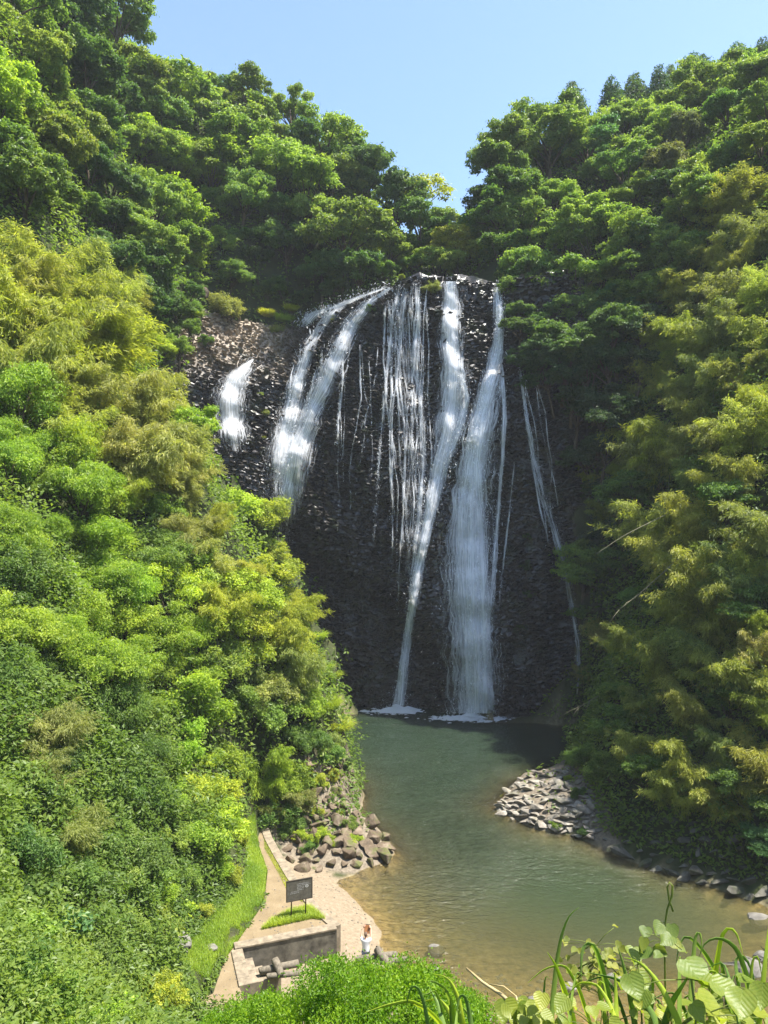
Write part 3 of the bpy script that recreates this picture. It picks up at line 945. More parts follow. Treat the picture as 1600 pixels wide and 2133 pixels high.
waterfall([([(1036, 598, 9), (1040, 650, 11), (1040, 700, 12), (1030, 760, 22), (1012, 830, 30), (995, 910, 38), (982, 1000, 44), (974, 1090, 54), (974, 1180, 56), (978, 1280, 56), (983, 1380, 54), (986, 1486, 54)], 1.0, 0.7),
           ([(1042, 640, 6), (1038, 720, 10), (1018, 800, 16), (1000, 880, 22), (990, 980, 20), (1000, 1100, 18), (1006, 1250, 18), (1010, 1400, 16), (1012, 1486, 16)], 1.1, 0.9),
           ([(1046, 760, 5), (1050, 860, 7), (1046, 960, 6), (1036, 1080, 6), (1026, 1220, 6), (1016, 1360, 6)], 0.9, 0.3),
           ([(1000, 900, 12), (985, 1050, 18), (985, 1200, 22), (990, 1350, 22), (992, 1486, 24)], 1.05, 1.1)],
          "widest bluish white fall, dropping straight into the pool right of centre", fm_veil, 5, 3600)
waterfall([([(1078, 735, 3), (1088, 800, 5), (1098, 880, 7), (1112, 950, 9), (1135, 1040, 11), (1160, 1120, 12), (1180, 1190, 10), (1192, 1270, 8), (1205, 1340, 9), (1208, 1400, 7), (1202, 1450, 7), (1200, 1492, 8)], 1.12, 0.35),
           ([(1104, 940, 3), (1125, 1060, 4), (1150, 1160, 4)], 0.95, 0.2),
           ([(1072, 960, 3), (1062, 1060, 3), (1048, 1180, 3), (1036, 1290, 3)], 1.0, 0.2)]
          + threads(5, 1080, 1120, 760, 1300, 74, (1, 3), 0.16, 0.92), "faint narrow trickle at the far right, wandering down in the shade", fm_thin, 6, 600, 0.05)

# foam where the falls strike the pool
def foam(cx, cy, rx, ry, seed, label):
    rg = rng_(seed)
    n = 1800
    a = rg.uniform(0, 2 * math.pi, n)
    r = np.abs(rg.normal(0, 0.62, n))
    P = np.stack([cx + np.cos(a) * r * rx, cy + np.sin(a) * r * ry, 0.03 + 0.75 * np.exp(-r * 3) * rg.random(n) ** 2], -1)
    s = 0.15 * rg.lognormal(-0.35, 0.6, n) * np.exp(-r * 0.35)
    vs, fs = [], []
    k = 6
    an = np.arange(k) / k * 2 * math.pi
    for i in range(n):
        rr = s[i] * rg.uniform(0.6, 1.3, k)
        ring = np.stack([np.cos(an) * rr * 1.6, np.sin(an) * rr, np.zeros(k)], -1) + P[i]
        vs.append(np.concatenate([ring, P[i:i + 1] + [0, 0, s[i] * 0.5]]))
        fs += [(i * (k + 1) + j, i * (k + 1) + (j + 1) % k, i * (k + 1) + k) for j in range(k)]
    m_ = int(420 * rx)
    a = rg.uniform(0, 2 * math.pi, m_)
    q_ = np.abs(rg.normal(0, 0.7, m_))
    D = np.stack([cx + np.cos(a) * q_ * rx * 0.9, cy + np.sin(a) * q_ * ry, 0.05 + rg.exponential(0.7, m_)], -1)
    ds = 0.030 * rg.lognormal(-0.2, 0.5, m_)
    b0 = n * (k + 1)
    for i in range(m_):
        e1, e2 = nrm(rg.normal(0, 1, 3)), nrm(rg.normal(0, 1, 3))
        vs.append(np.stack([D[i] + e1 * ds[i], D[i] - e1 * ds[i] * 0.6 + e2 * ds[i], D[i] - e1 * ds[i] * 0.6 - e2 * ds[i]]))
        fs.append((b0 + 3 * i, b0 + 3 * i + 1, b0 + 3 * i + 2))
    o = link("foam", np_mesh("foam", np.concatenate(vs), np.array(fs), 3, M['droplets']))
    stuff(o, label)
foam(1.3, 74.8, 2.0, 0.8, 61, "white foam under the slanting jet")
foam(9.2, 72.2, 3.4, 1.0, 62, "white foam under the widest fall")
foam(19.6, 72.3, 0.9, 0.4, 63, "small patch of foam under the faint trickle")

# ------------------------------------------------------------------ plants
def leaves(P, ax, nv, L, W, fold=0.25):
    """diamond leaves: (verts, faces)"""
    n = len(P)
    ax = nrm(ax)
    sd = nrm(np.cross(nv, ax))
    nn = nrm(np.cross(ax, sd))
    L = np.broadcast_to(L, n)[:, None]
    W = np.broadcast_to(W, n)[:, None]
    b = P
    t = P + ax * L
    c = P + ax * L * 0.45
    l = c - sd * W * 0.5 + nn * W * fold
    r = c + sd * W * 0.5 + nn * W * fold
    vs = np.stack([b, r, t, l], 1).reshape(-1, 3)
    return vs, np.arange(4 * n).reshape(-1, 4)

def clump_leaves(rg, C, rc, n, L, W, droop, flat=0.65, up=0.45, rnd=0.55):
    """leaves over the upper shells of clumps with centres C and radii rc"""
    k = rg.choice(len(C), n, p=(rc ** 2) / (rc ** 2).sum())
    d = nrm(rg.normal(0, 1, (n, 3)))
    d[:, 2] = np.where(rg.random(n) < 0.55, np.abs(d[:, 2]), d[:, 2])
    rho = rc[k] * (0.45 + 0.62 * rg.random(n) ** 0.6)
    wob = 1 + 0.28 * (vnoise(d[:, 0] * 2.2 + k, d[:, 1] * 2.2, d[:, 2] * 2.2 + k * 1.7, 9) * 2 - 1)
    P = C[k] + d * (rho * wob)[:, None] * [1, 1, flat]
    st = rg.random(n) < 0.09
    P[st] += (d[st] * [1, 1, 0.8]) * (rc[k][st] * rg.uniform(0.1, 0.75, st.sum()))[:, None]
    nv = nrm(d * 0.75 + [0, 0, up] + rg.normal(0, rnd, (n, 3)))
    ax = np.cross(nv, rg.normal(0, 1, (n, 3))) + d * 0.5 - [0, 0, droop]
    ct = rg.random(len(C))
    tone = np.clip(0.5 + 0.42 * (ct[k] - 0.5) + rg.normal(0, 0.17, n), 0, 1)
    ln = L * rg.uniform(0.7, 1.3, n)
    vs, fs = leaves(P - nrm(ax) * (ln * 0.5)[:, None], ax, nv, ln, W * rg.uniform(0.7, 1.3, n))
    return vs, fs, tone

PROTO = {}
def proto(kind, crown_me, trunk_me, cpart, tpart, R, hc, H):
    PROTO.setdefault(kind, []).append(dict(crown=crown_me, trunk=trunk_me, cpart=cpart, tpart=tpart, R=R, hc=hc, H=H))

def broadleaf(kind, seed, R=3.6, hz=0.85, nlobe=8, nsub=11, nleaf=9500, L=0.34, W=0.20, droop=0.25, flat=0.6, crc=(0.10, 0.21), mat='leaf', trunk_h=3.2):
    """crown of uneven lobes, each carried by a limb and built of small sprays of leaves"""
    rg = rng_(seed)
    hc = trunk_h + R * hz * 0.55
    C, rc, LC = [], [], []
    for k in range(nlobe):
        a = 2 * math.pi * k / nlobe * 1.62 + rg.normal(0, 0.35)
        el_ = rg.uniform(-0.25, 1.25)
        d = np.array([math.cos(a) * math.cos(el_), math.sin(a) * math.cos(el_), math.sin(el_) * hz])
        lc = d * R * rg.uniform(0.40, 0.86)
        lr = R * rg.uniform(0.26, 0.50)
        LC.append(lc + [0, 0, hc])
        m_ = int(nsub * (lr / (0.38 * R)) ** 2) + 3
        dd = nrm(rg.normal(0, 1, (m_, 3)) + [0, 0, 0.35])
        C.append(lc + dd * lr * rg.uniform(0.65, 1.1, (m_, 1)) * [1, 1, 0.75])
        rc.append(R * rg.uniform(crc[0], crc[1], m_))
    C = np.concatenate(C) + [0, 0, hc]
    rc = np.concatenate(rc)
    vs, fs, tone = clump_leaves(rg, C, rc, nleaf, L, W, droop, flat)
    cm = np_mesh("crown", vs, fs, 4, M[mat], tone=tone)
    mb = MB()
    mb.tube([(0, 0, -1.2), (0.1, 0, trunk_h * 0.4), (0.05, 0.1, trunk_h), (0, 0, hc)], [R * 0.075, R * 0.06, R * 0.045, R * 0.02], 7)
    for c in LC:
        s0 = Vector((0, 0, trunk_h * rg.uniform(0.6, 1.1)))
        e = Vector(c)
        mb.tube([s0, s0.lerp(e, 0.5) + Vector((0, 0, R * 0.08)), e], [R * 0.03, R * 0.02, R * 0.008], 5)
    proto(kind, cm, mb.me("trunk", M['bark'], True), "crown", "trunk", R * 0.92, hc, hc + R * hz)

for s in range(5):
    broadleaf('oak', 10 + s, nleaf=12500, L=0.30, W=0.17)
for s in range(3):
    broadleaf('layered', 20 + s, R=3.4, hz=0.9, nleaf=9500, L=0.36, W=0.15, droop=0.45, flat=0.4, crc=(0.13, 0.25), mat='leaf_soft')
broadleaf('pale', 30, R=3.6, hz=0.75, nlobe=9, nsub=4, nleaf=2600, L=0.42, W=0.16, flat=0.3, crc=(0.14, 0.24), mat='leaf_soft', trunk_h=4.5)
for s in range(4):
    broadleaf('shrub', 40 + s, R=1.7, hz=0.95, nlobe=8, nsub=8, nleaf=8500, L=0.16, W=0.075, droop=0.3, flat=0.85, crc=(0.13, 0.27), mat='leaf_soft', trunk_h=0.4)
for s in range(4):
    broadleaf('elm', 50 + s, R=2.6, hz=0.95, nlobe=10, nsub=9, nleaf=14000, L=0.20, W=0.075, droop=0.8, flat=0.85, crc=(0.13, 0.27), mat='leaf_soft', trunk_h=1.6)
for s in range(2):
    broadleaf('bigleaf', 60 + s, R=1.6, hz=0.7, nlobe=7, nsub=7, nleaf=2600, L=0.24, W=0.19, droop=0.25, flat=0.6, crc=(0.16, 0.3), mat='leaf_soft', trunk_h=0.4)

def cedar(seed):
    rg = rng_(seed)
    C, rc = [], []
    H, R = 9.0, 2.2
    for z in np.linspace(2.0, H - 0.3, 15):
        r = R * (1 - ((z - 2.0) / (H - 1.6)) ** 1.4) + 0.15
        n = max(1, int(7 * r / R) + 1)
        a0 = rg.uniform(0, 6)
        for k in range(n):
            a = a0 + 2 * math.pi * k / n
            C.append((math.cos(a) * r * 0.72, math.sin(a) * r * 0.72, z + rg.normal(0, 0.15)))
            rc.append(0.35 + 0.32 * r)
    vs, fs, tone = clump_leaves(rg, np.array(C), np.array(rc), 13000, 0.30, 0.16, 0.1, 0.9, 0.3)
    cm = np_mesh("crown", vs, fs, 4, M['leaf'], tone=tone)
    mb = MB()
    mb.tube([(0, 0, -1), (0, 0, 3), (0, 0, H)], [0.25, 0.2, 0.03], 7)
    proto('cedar', cm, mb.me("trunk", M['bark'], True), "crown", "trunk", R, 5.2, H)
cedar(70); cedar(71)

def bamboo(seed, nc=15, H=6.5, spread=3.2, nleaf=15000, L=0.33, W=0.05):
    rg = rng_(seed)
    mb = MB()
    P, A = [], []
    per = nleaf // nc
    for c in range(nc):
        a = rg.normal(0, 1.15)
        dr = np.array([math.cos(a), math.sin(a), 0])
        b = np.array([rg.normal(0, 0.5), rg.normal(0, 0.5), -0.8])
        h = H * rg.uniform(0.6, 1.05)
        bend = spread * rg.uniform(0.4, 1.1)
        t = np.linspace(0, 1, 9)
        cur = b + np.outer(h * (1.12 * t - 0.28 * t ** 3.2), [0, 0, 1]) + np.outer(bend * t ** 2.3, dr)
        mb.tube(cur, list(0.035 * (1 - 0.85 * t)), 5)
        # leafy side shoots
        ns = 26
        ts = rg.uniform(0.3, 1.0, ns) ** 0.8
        k = rg.integers(0, ns, per)
        base = np.stack([np.interp(ts, t, cur[:, q_]) for q_ in range(3)], 1)
        sa = rg.uniform(0, 2 * math.pi, ns)
        sl = rg.uniform(0.5, 1.15, ns) * (1.15 - 0.5 * ts)
        sdir = np.stack([np.cos(sa), np.sin(sa), rg.uniform(0.0, 0.5, ns)], 1) + dr * 0.35
        u = rg.random(per) ** 0.7
        pos = base[k] + sdir[k] * (sl[k] * u)[:, None]
        pos[:, 2] -= 0.75 * (sl[k] * u) ** 2 + 0.05
        pos += rg.normal(0, 0.11, (per, 3))
        P.append(pos)
        A.append(nrm(sdir[k] * 0.5 + rg.normal(0, 0.42, (per, 3)) - [0, 0, 0.75]))
    P, A = np.concatenate(P), np.concatenate(A)
    n = len(P)
    nv = nrm(rg.normal(0, 0.6, (n, 3)) + [0, 0, 0.8])
    vs, fs = leaves(P, A, nv, L * rg.uniform(0.65, 1.3, n), W * rg.uniform(0.8, 1.3, n))
    tone = np.clip(0.5 + 0.5 * (vnoise(P[:, 0] * 0.8, P[:, 1] * 0.8, P[:, 2] * 0.8, seed) - 0.5) + rg.normal(0, 0.2, n), 0, 1)
    cm = np_mesh("foliage", vs, fs, 4, M['bamboo_leaf'], tone=tone)
    proto('bamboo', cm, mb.me("culms", M['culm'], True), "foliage", "culms", 2.15, 4.0, H)
for s in range(4):
    bamboo(80 + s)

def blades(rg, base, dirs, L, W, segs=4, bend=0.9):
    """arching grass blades as strips"""
    n = len(base)
    t = np.linspace(0, 1, segs + 1)
    side = nrm(np.cross(dirs, [0, 0, 1.0]))
    L = np.broadcast_to(L, n)
    up = np.array([0, 0, 1.0])
    bd = bend * rg.uniform(0.6, 1.3, n)
    rows = []
    for q_ in t:
        p = base + dirs * (L * bd * 0.6 * q_ ** 1.6)[:, None] + up * (L * (q_ - 0.42 * bd * q_ ** 2.4))[:, None]
        w = (W * (1 - q_ ** 1.8) * 0.5 + 0.0008)
        w = np.broadcast_to(w, n)[:, None]
        rows.append(np.stack([p - side * w, p + side * w], 1))
    vs = np.stack(rows, 1).reshape(-1, 3)                 # n, segs+1, 2
    i0 = np.arange(n)[:, None] * (segs + 1) * 2 + np.arange(segs)[None, :] * 2
    fs = np.stack([i0, i0 + 1, i0 + 3, i0 + 2], -1).reshape(-1, 4)
    return vs, fs

def tuft(seed, n=900, R=0.9, L=1.0):
    rg = rng_(seed)
    a = rg.uniform(0, 2 * math.pi, n)
    r = R * rg.random(n) ** 0.6
    base = np.stack([np.cos(a) * r, np.sin(a) * r, -0.1 + 0 * a], -1)
    d = nrm(np.stack([np.cos(a), np.sin(a), 0 * a], -1) + rg.normal(0, 0.5, (n, 3)) * [1, 1, 0])
    vs, fs = blades(rg, base, d, L * rg.uniform(0.5, 1.2, n), 0.035, 4, 1.15)
    tone = np.repeat(np.clip(rg.normal(0.55, 0.2, n), 0, 1), 4)
    cm = np_mesh("blades", vs, fs, 4, M['blade'], tone=tone)
    proto('tuft', cm, None, "blades", None, 1.25, 0.5, 1.0)
for s in range(3):
    tuft(90 + s)

GS = 1.85
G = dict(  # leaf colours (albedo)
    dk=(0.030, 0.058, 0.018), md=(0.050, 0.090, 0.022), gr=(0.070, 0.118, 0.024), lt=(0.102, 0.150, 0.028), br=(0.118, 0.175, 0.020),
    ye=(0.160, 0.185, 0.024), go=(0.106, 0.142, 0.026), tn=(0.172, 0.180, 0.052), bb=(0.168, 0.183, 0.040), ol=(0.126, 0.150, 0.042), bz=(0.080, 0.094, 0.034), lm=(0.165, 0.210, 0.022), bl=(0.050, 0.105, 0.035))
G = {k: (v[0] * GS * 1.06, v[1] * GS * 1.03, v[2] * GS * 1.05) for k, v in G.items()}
TW = dict(dk='dark green', md='deep green', gr='green', lt='light green', br='bright green', ye='yellow green', go='golden green', tn='straw coloured', bb='yellowish',
          ol='olive', bz='bronze tinted', lm='lime green', bl='bluish green')
NOUN = dict(oak=('round crowned tree', 'tree', 'oak_tree'), layered=('tiered tree', 'tree', 'layered_tree'), pale=('sparse tree with open branches', 'tree', 'sparse_tree'),
            shrub=('leafy shrub', 'shrub', 'shrub'), elm=('drooping tree', 'tree', 'elm_tree'), bigleaf=('broad leaved bush', 'bush', 'broadleaf_bush'), cedar=('pointed conifer', 'tree', 'cedar_tree'),
            bamboo=('bamboo clump', 'bamboo', 'bamboo_clump'), tuft=('tuft of long grass', 'grass', 'grass_tuft'))
ORD = ['leftmost', 'second', 'third', 'fourth', 'fifth', 'sixth', 'seventh', 'eighth', 'ninth', 'tenth', 'eleventh', 'twelfth', 'thirteenth', 'fourteenth', 'fifteenth', 'sixteenth', 'seventeenth', 'eighteenth', 'nineteenth', 'twentieth', 'twenty-first', 'twenty-second', 'twenty-third', 'twenty-fourth', 'twenty-fifth']
PC = {}
prg = rng_(777)

def plant(kind, loc, scale, tint, label, group, zs=1.0, tilt=(0, 0)):
    P = PROTO[kind]
    c = PC.get(kind, 0)
    PC[kind] = c + 1
    p = P[c % len(P)]
    root = bpy.data.objects.new(NOUN[kind][2], None)
    root.empty_display_size = 0.3
    COL.objects.link(root)
    root.location = loc
    rz = prg.uniform(0, 6.28)
    if kind == 'bamboo':             # culms lean out over the gorge
        rz = (0.0 if loc[0] < 0 else math.pi) - 0.35 * (1 if loc[0] < 0 else -1) + prg.normal(0, 0.6)
    root.rotation_euler = (tilt[0] + prg.normal(0, 0.10), tilt[1] + prg.normal(0, 0.10), rz)
    root.scale = (scale * prg.uniform(0.88, 1.22), scale * prg.uniform(0.88, 1.22), scale * zs * prg.uniform(0.88, 1.12))
    tag(root, label, NOUN[kind][1], group)
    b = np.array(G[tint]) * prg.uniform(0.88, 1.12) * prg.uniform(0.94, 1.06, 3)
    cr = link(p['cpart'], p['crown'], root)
    cr.color = (*b, 1)
    if p['trunk'] is not None:
        link(p['tpart'], p['trunk'], root)
    return root

def row(phrase, group, items, depth=None, sink=0.72, jitter=1.0):
    """plants listed left to right: (px, py, crown radius px, kind, tint[, distance])"""
    jr = rng_(sum(map(ord, phrase)))
    if jitter:
        items = [(e[0] + jr.uniform(-.38, .38) * e[2] * jitter, e[1] + jr.uniform(-.5, .5) * e[2] * jitter, e[2] * (1 + jitter * jr.uniform(-.28, .42))) + tuple(e[3:]) for e in items]
    items = sorted(items, key=lambda e: e[0])
    n = len(items)
    for i, it in enumerate(items):
        px, py, rp, kind, tint = it[:5]
        Yx = it[5] if len(it) > 5 else depth
        if Yx == 'cliff':
            Yx = float(on_cliff(np.array([px]), np.array([py]))[1][0]) - 0.35
        P = PROTO[kind][0]
        Y = Yx
        if Y is None:
            Y = 60.0
            for _ in range(4):
                s = rp * Y / F / P['R']
                h = hit(px, py, P['hc'] * s * sink)
                if h is None:
                    h = hit(px, py + rp, P['hc'] * s * sink) or 105.0
                Y = h
        s = rp * Y / F / P['R']
        w = px2w(px, py, Y)
        if Yx is None and w.z < 9 and w.y < 46:
            need = 0.95 * s * P['R'] + 0.25 - float(polydist(np.array([w.x]), np.array([w.y]), VERGE, True)[0])
            if need > 0 and w.x < -5:
                w.x -= need
        # the stem stands where the crown centre hangs over the ground
        gz = float(TZ(w.x, w.y))
        base = w.z - P['hc'] * s
        zs = 1.0
        if base > gz and Yx is None:                                    # longer stem down to the ground
            zs = min(1.2, (w.z - gz) / (P['hc'] * s))
            base = max(gz, w.z - P['hc'] * s * zs - 1.5 * s)
            if base > gz + 1.0 * s:
                base = gz + 0.3 * s
        nm = NOUN[kind][0]
        o = ORD[i] if i == 0 else (ORD[i] + ' from the left' if i < n - 1 else 'rightmost')
        plant(kind, (w.x, w.y, base), s, tint, f"{TW[tint]} {nm}, {o.replace('the ', '')} {phrase.replace('the ', '')}", group, zs)

gL = "trees of the left ridge"
row("along the skyline of the far left ridge", gL, [(340, 175, 52, 'oak', 'lt'), (405, 180, 50, 'oak', 'lt'), (465, 190, 42, 'oak', 'gr'), (535, 200, 50, 'oak', 'go'), (600, 245, 46, 'oak', 'lt'), (655, 280, 44, 'oak', 'lt'),
     (705, 325, 50, 'oak', 'gr'), (765, 350, 45, 'oak', 'md'), (838, 388, 58, 'pale', 'ye', 106), (875, 452, 42, 'oak', 'gr'), (930, 462, 46, 'oak', 'go'), (985, 480, 40, 'oak', 'ye')])
row("in the second row below the left ridge", gL, [(335, 255, 48, 'oak', 'lt'), (400, 260, 55, 'oak', 'gr'), (470, 262, 54, 'oak', 'lt'), (540, 285, 56, 'oak', 'lt'), (610, 325, 52, 'oak', 'gr'), (672, 372, 56, 'oak', 'lt'),
     (740, 410, 56, 'oak', 'gr'), (805, 440, 50, 'oak', 'md'), (870, 505, 46, 'oak', 'gr'), (940, 520, 50, 'oak', 'ye'), (1000, 535, 40, 'oak', 'ye')])
row("in the third row, halfway down to the lip", gL, [(500, 330, 50, 'oak', 'lt'), (560, 365, 52, 'layered', 'lt'), (570, 440, 54, 'oak', 'gr'), (620, 400, 50, 'layered', 'lt'), (655, 460, 56, 'oak', 'lt'), (725, 490, 56, 'oak', 'lt'), (800, 515, 52, 'oak', 'lt'), (965, 570, 30, 'oak', 'go')])
row("just above the lip of the falls", gL, [(470, 585, 36, 'layered', 'gr'), (530, 535, 46, 'oak', 'md'), (600, 540, 48, 'oak', 'md'), (555, 605, 28, 'layered', 'gr'), (615, 600, 34, 'layered', 'md'), (670, 555, 46, 'oak', 'md'), (690, 602, 26, 'shrub', 'md'), (745, 560, 40, 'oak', 'md'), (800, 572, 30, 'oak', 'gr'), (880, 555, 34, 'oak', 'gr'), (920, 565, 30, 'oak', 'lt')])
gW = "trees on the left wall of the gorge"
row("in the top row of the left gorge wall", gW, [(20, 10, 90, 'oak', 'gr'), (95, 10, 85, 'oak', 'md'), (175, 25, 85, 'oak', 'md'), (240, 45, 62, 'oak', 'lt'), (258, 110, 50, 'oak', 'go')])
row("in second row of left gorge wall", gW, [(25, 110, 90, 'oak', 'lt'), (100, 150, 75, 'oak', 'lt'), (175, 150, 65, 'oak', 'md'), (225, 200, 55, 'oak', 'md'), (272, 200, 42, 'oak', 'go'), (300, 250, 40, 'oak', 'lt')])
row("in the third row of the left gorge wall", gW, [(20, 220, 85, 'oak', 'br'), (95, 250, 70, 'oak', 'lt'), (150, 260, 52, 'oak', 'go'), (215, 290, 65, 'oak', 'md'), (265, 310, 48, 'oak', 'gr'), (320, 320, 50, 'layered', 'br'), (370, 335, 48, 'layered', 'lt')])
row("in the fourth row of the left gorge wall", gW, [(30, 320, 80, 'oak', 'lt'), (110, 345, 62, 'oak', 'go'), (180, 370, 55, 'oak', 'md'), (240, 390, 55, 'oak', 'md'), (300, 390, 52, 'layered', 'lt'), (360, 400, 52, 'layered', 'br'), (420, 350, 50, 'layered', 'br'), (475, 380, 48, 'layered', 'lm'), (510, 430, 40, 'oak', 'lt')])
row("in the fifth row of the left gorge wall", gW, [(30, 420, 70, 'oak', 'gr'), (115, 430, 58, 'oak', 'go'), (170, 455, 48, 'oak', 'gr'), (230, 465, 55, 'oak', 'md'), (285, 455, 50, 'layered', 'lt'), (340, 465, 50, 'oak', 'lt'), (395, 445, 48, 'layered', 'br'), (450, 440, 46, 'oak', 'lt'), (500, 480, 36, 'oak', 'gr')])
row("in the sixth row of the left gorge wall", gW, [(195, 530, 52, 'oak', 'md'), (250, 540, 52, 'oak', 'md'), (310, 530, 52, 'oak', 'lt'), (365, 525, 48, 'layered', 'gr'), (415, 510, 44, 'oak', 'go'), (455, 530, 40, 'layered', 'lt')])
row("in the dark lowest row of the left gorge wall", gW, [(280, 610, 50, 'oak', 'md'), (330, 600, 50, 'layered', 'md'), (350, 665, 40, 'oak', 'md'), (385, 580, 42, 'layered', 'lt'), (420, 560, 32, 'layered', 'br'), (300, 670, 40, 'oak', 'md'), (395, 650, 30, 'shrub', 'gr')])

gB = "plants covering the left spur"
row("in the top row of the left spur", gB, [(15, 540, 75, 'bamboo', 'bb'), (75, 535, 70, 'bamboo', 'bb'), (135, 555, 70, 'bamboo', 'ye'), (195, 600, 62, 'bamboo', 'bb'), (240, 630, 48, 'bamboo', 'ye')])
row("in the second row of the left spur", gB, [(20, 635, 75, 'bamboo', 'ye'), (85, 640, 72, 'bamboo', 'bb'), (150, 660, 72, 'bamboo', 'bb'), (215, 685, 66, 'bamboo', 'ye'), (275, 720, 56, 'bamboo', 'ye'), (330, 725, 46, 'layered', 'lm'), (375, 735, 34, 'shrub', 'lm')])
row("in the third row of the left spur", gB, [(25, 745, 72, 'bamboo', 'bb'), (100, 755, 70, 'bamboo', 'ye'), (170, 775, 66, 'bamboo', 'bb'), (240, 790, 62, 'bamboo', 'tn'), (300, 800, 55, 'bamboo', 'tn'), (350, 810, 48, 'bamboo', 'ye'), (400, 800, 36, 'shrub', 'lt'), (425, 850, 34, 'shrub', 'br')])
row("in the fourth row of the left spur", gB, [(30, 850, 62, 'elm', 'br'), (95, 840, 60, 'bamboo', 'ye'), (170, 870, 58, 'bamboo', 'bb'), (240, 880, 56, 'bamboo', 'tn'), (305, 890, 54, 'bamboo', 'tn'), (365, 900, 50, 'bamboo', 'tn'), (420, 905, 46, 'oak', 'br'), (458, 925, 38, 'oak', 'br'), (468, 965, 28, 'shrub', 'br')])
row("in the fifth row of the left spur", gB, [(25, 930, 65, 'elm', 'br'), (100, 930, 62, 'elm', 'br'), (170, 955, 56, 'elm', 'lm'), (240, 965, 50, 'bamboo', 'ye'), (310, 970, 50, 'bamboo', 'tn'), (370, 985, 48, 'bamboo', 'tn'), (430, 1000, 36, 'shrub', 'ol'), (490, 1000, 44, 'shrub', 'ye'), (545, 1005, 36, 'bamboo', 'ye')])
row("in the sixth row of the left spur", gB, [(35, 1020, 66, 'elm', 'br'), (110, 1030, 64, 'elm', 'br'), (185, 1045, 60, 'elm', 'br'), (255, 1060, 56, 'elm', 'lm'), (320, 1060, 46, 'shrub', 'lt'), (380, 1075, 46, 'bamboo', 'tn'), (440, 1080, 44, 'bamboo', 'ye'), (495, 1075, 44, 'shrub', 'lm'), (550, 1075, 42, 'shrub', 'ye')])
row("in the seventh row of the left spur", gB, [(30, 1110, 64, 'elm', 'br'), (100, 1120, 62, 'elm', 'br'), (170, 1130, 60, 'elm', 'br'), (240, 1140, 60, 'elm', 'br'), (310, 1145, 52, 'elm', 'lt'), (370, 1150, 44, 'shrub', 'lt'), (425, 1160, 44, 'bamboo', 'tn'), (480, 1155, 44, 'bamboo', 'ye'), (530, 1150, 42, 'shrub', 'br'), (575, 1150, 38, 'shrub', 'ye')])
row("in the eighth row of the left spur", gB, [(40, 1210, 62, 'elm', 'gr'), (115, 1220, 62, 'elm', 'br'), (190, 1225, 60, 'elm', 'br'), (265, 1230, 58, 'elm', 'br'), (335, 1235, 54, 'elm', 'lm'), (400, 1240, 46, 'shrub', 'lt'), (455, 1235, 44, 'bamboo', 'ye'), (510, 1230, 42, 'shrub', 'lm'), (560, 1230, 42, 'shrub', 'ye'), (605, 1235, 32, 'bamboo', 'ye')])
row("in the ninth row of the left spur", gB, [(40, 1310, 62, 'elm', 'br'), (115, 1320, 62, 'elm', 'br'), (190, 1320, 60, 'elm', 'br'), (265, 1325, 58, 'elm', 'lm'), (335, 1330, 54, 'elm', 'br'), (400, 1325, 48, 'elm', 'br'), (460, 1320, 44, 'shrub', 'lm'), (515, 1315, 44, 'shrub', 'ye'), (570, 1310, 42, 'bamboo', 'ye'), (620, 1305, 36, 'tuft', 'ye'), (658, 1308, 30, 'tuft', 'lm')])
row("in the tenth row of the left spur", gB, [(40, 1400, 60, 'elm', 'gr'), (120, 1410, 60, 'elm', 'gr'), (200, 1415, 58, 'elm', 'br'), (275, 1410, 56, 'elm', 'br'), (345, 1415, 52, 'elm', 'br'), (410, 1410, 48, 'shrub', 'br'), (465, 1405, 46, 'shrub', 'lt'), (520, 1400, 44, 'shrub', 'lm'), (575, 1395, 42, 'bamboo', 'ol'), (625, 1390, 38, 'shrub', 'ye'), (665, 1390, 34, 'tuft', 'lm'), (692, 1400, 26, 'tuft', 'ye')])
row("in the eleventh row of the left spur", gB, [(60, 1500, 58, 'bamboo', 'ol'), (140, 1500, 56, 'elm', 'md'), (220, 1500, 56, 'elm', 'gr'), (300, 1500, 54, 'elm', 'br'), (370, 1500, 50, 'shrub', 'br'), (430, 1495, 46, 'shrub', 'lt'), (485, 1490, 46, 'shrub', 'lt'), (540, 1485, 44, 'shrub', 'ol'), (595, 1480, 42, 'shrub', 'lt'), (640, 1475, 38, 'shrub', 'br'), (680, 1470, 32, 'tuft', 'lm'), (705, 1490, 24, 'tuft', 'ye')])
gS = "shrubs on the lower left slope"
row("in the top row of the lower left slope", gS, [(60, 1600, 58, 'bamboo', 'ol'), (140, 1600, 56, 'shrub', 'md'), (220, 1600, 55, 'shrub', 'gr'), (300, 1590, 52, 'elm', 'gr'), (370, 1580, 48, 'shrub', 'br'), (430, 1580, 46, 'shrub', 'lm'), (490, 1580, 44, 'shrub', 'br'), (550, 1570, 42, 'bamboo', 'lm'), (600, 1565, 40, 'shrub', 'gr'), (650, 1555, 36, 'shrub', 'gr'), (690, 1550, 28, 'shrub', 'ol')])
row("in the second row of the lower left slope", gS, [(50, 1700, 58, 'shrub', 'md'), (130, 1700, 56, 'bamboo', 'ol'), (210, 1700, 54, 'shrub', 'gr'), (285, 1690, 50, 'elm', 'gr'), (350, 1680, 48, 'shrub', 'br'), (410, 1670, 46, 'shrub', 'lm'), (465, 1665, 44, 'shrub', 'lm'), (515, 1660, 40, 'shrub', 'lm'), (565, 1650, 40, 'tuft', 'lm'), (610, 1640, 36, 'shrub', 'br'), (590, 1690, 34, 'shrub', 'gr')])
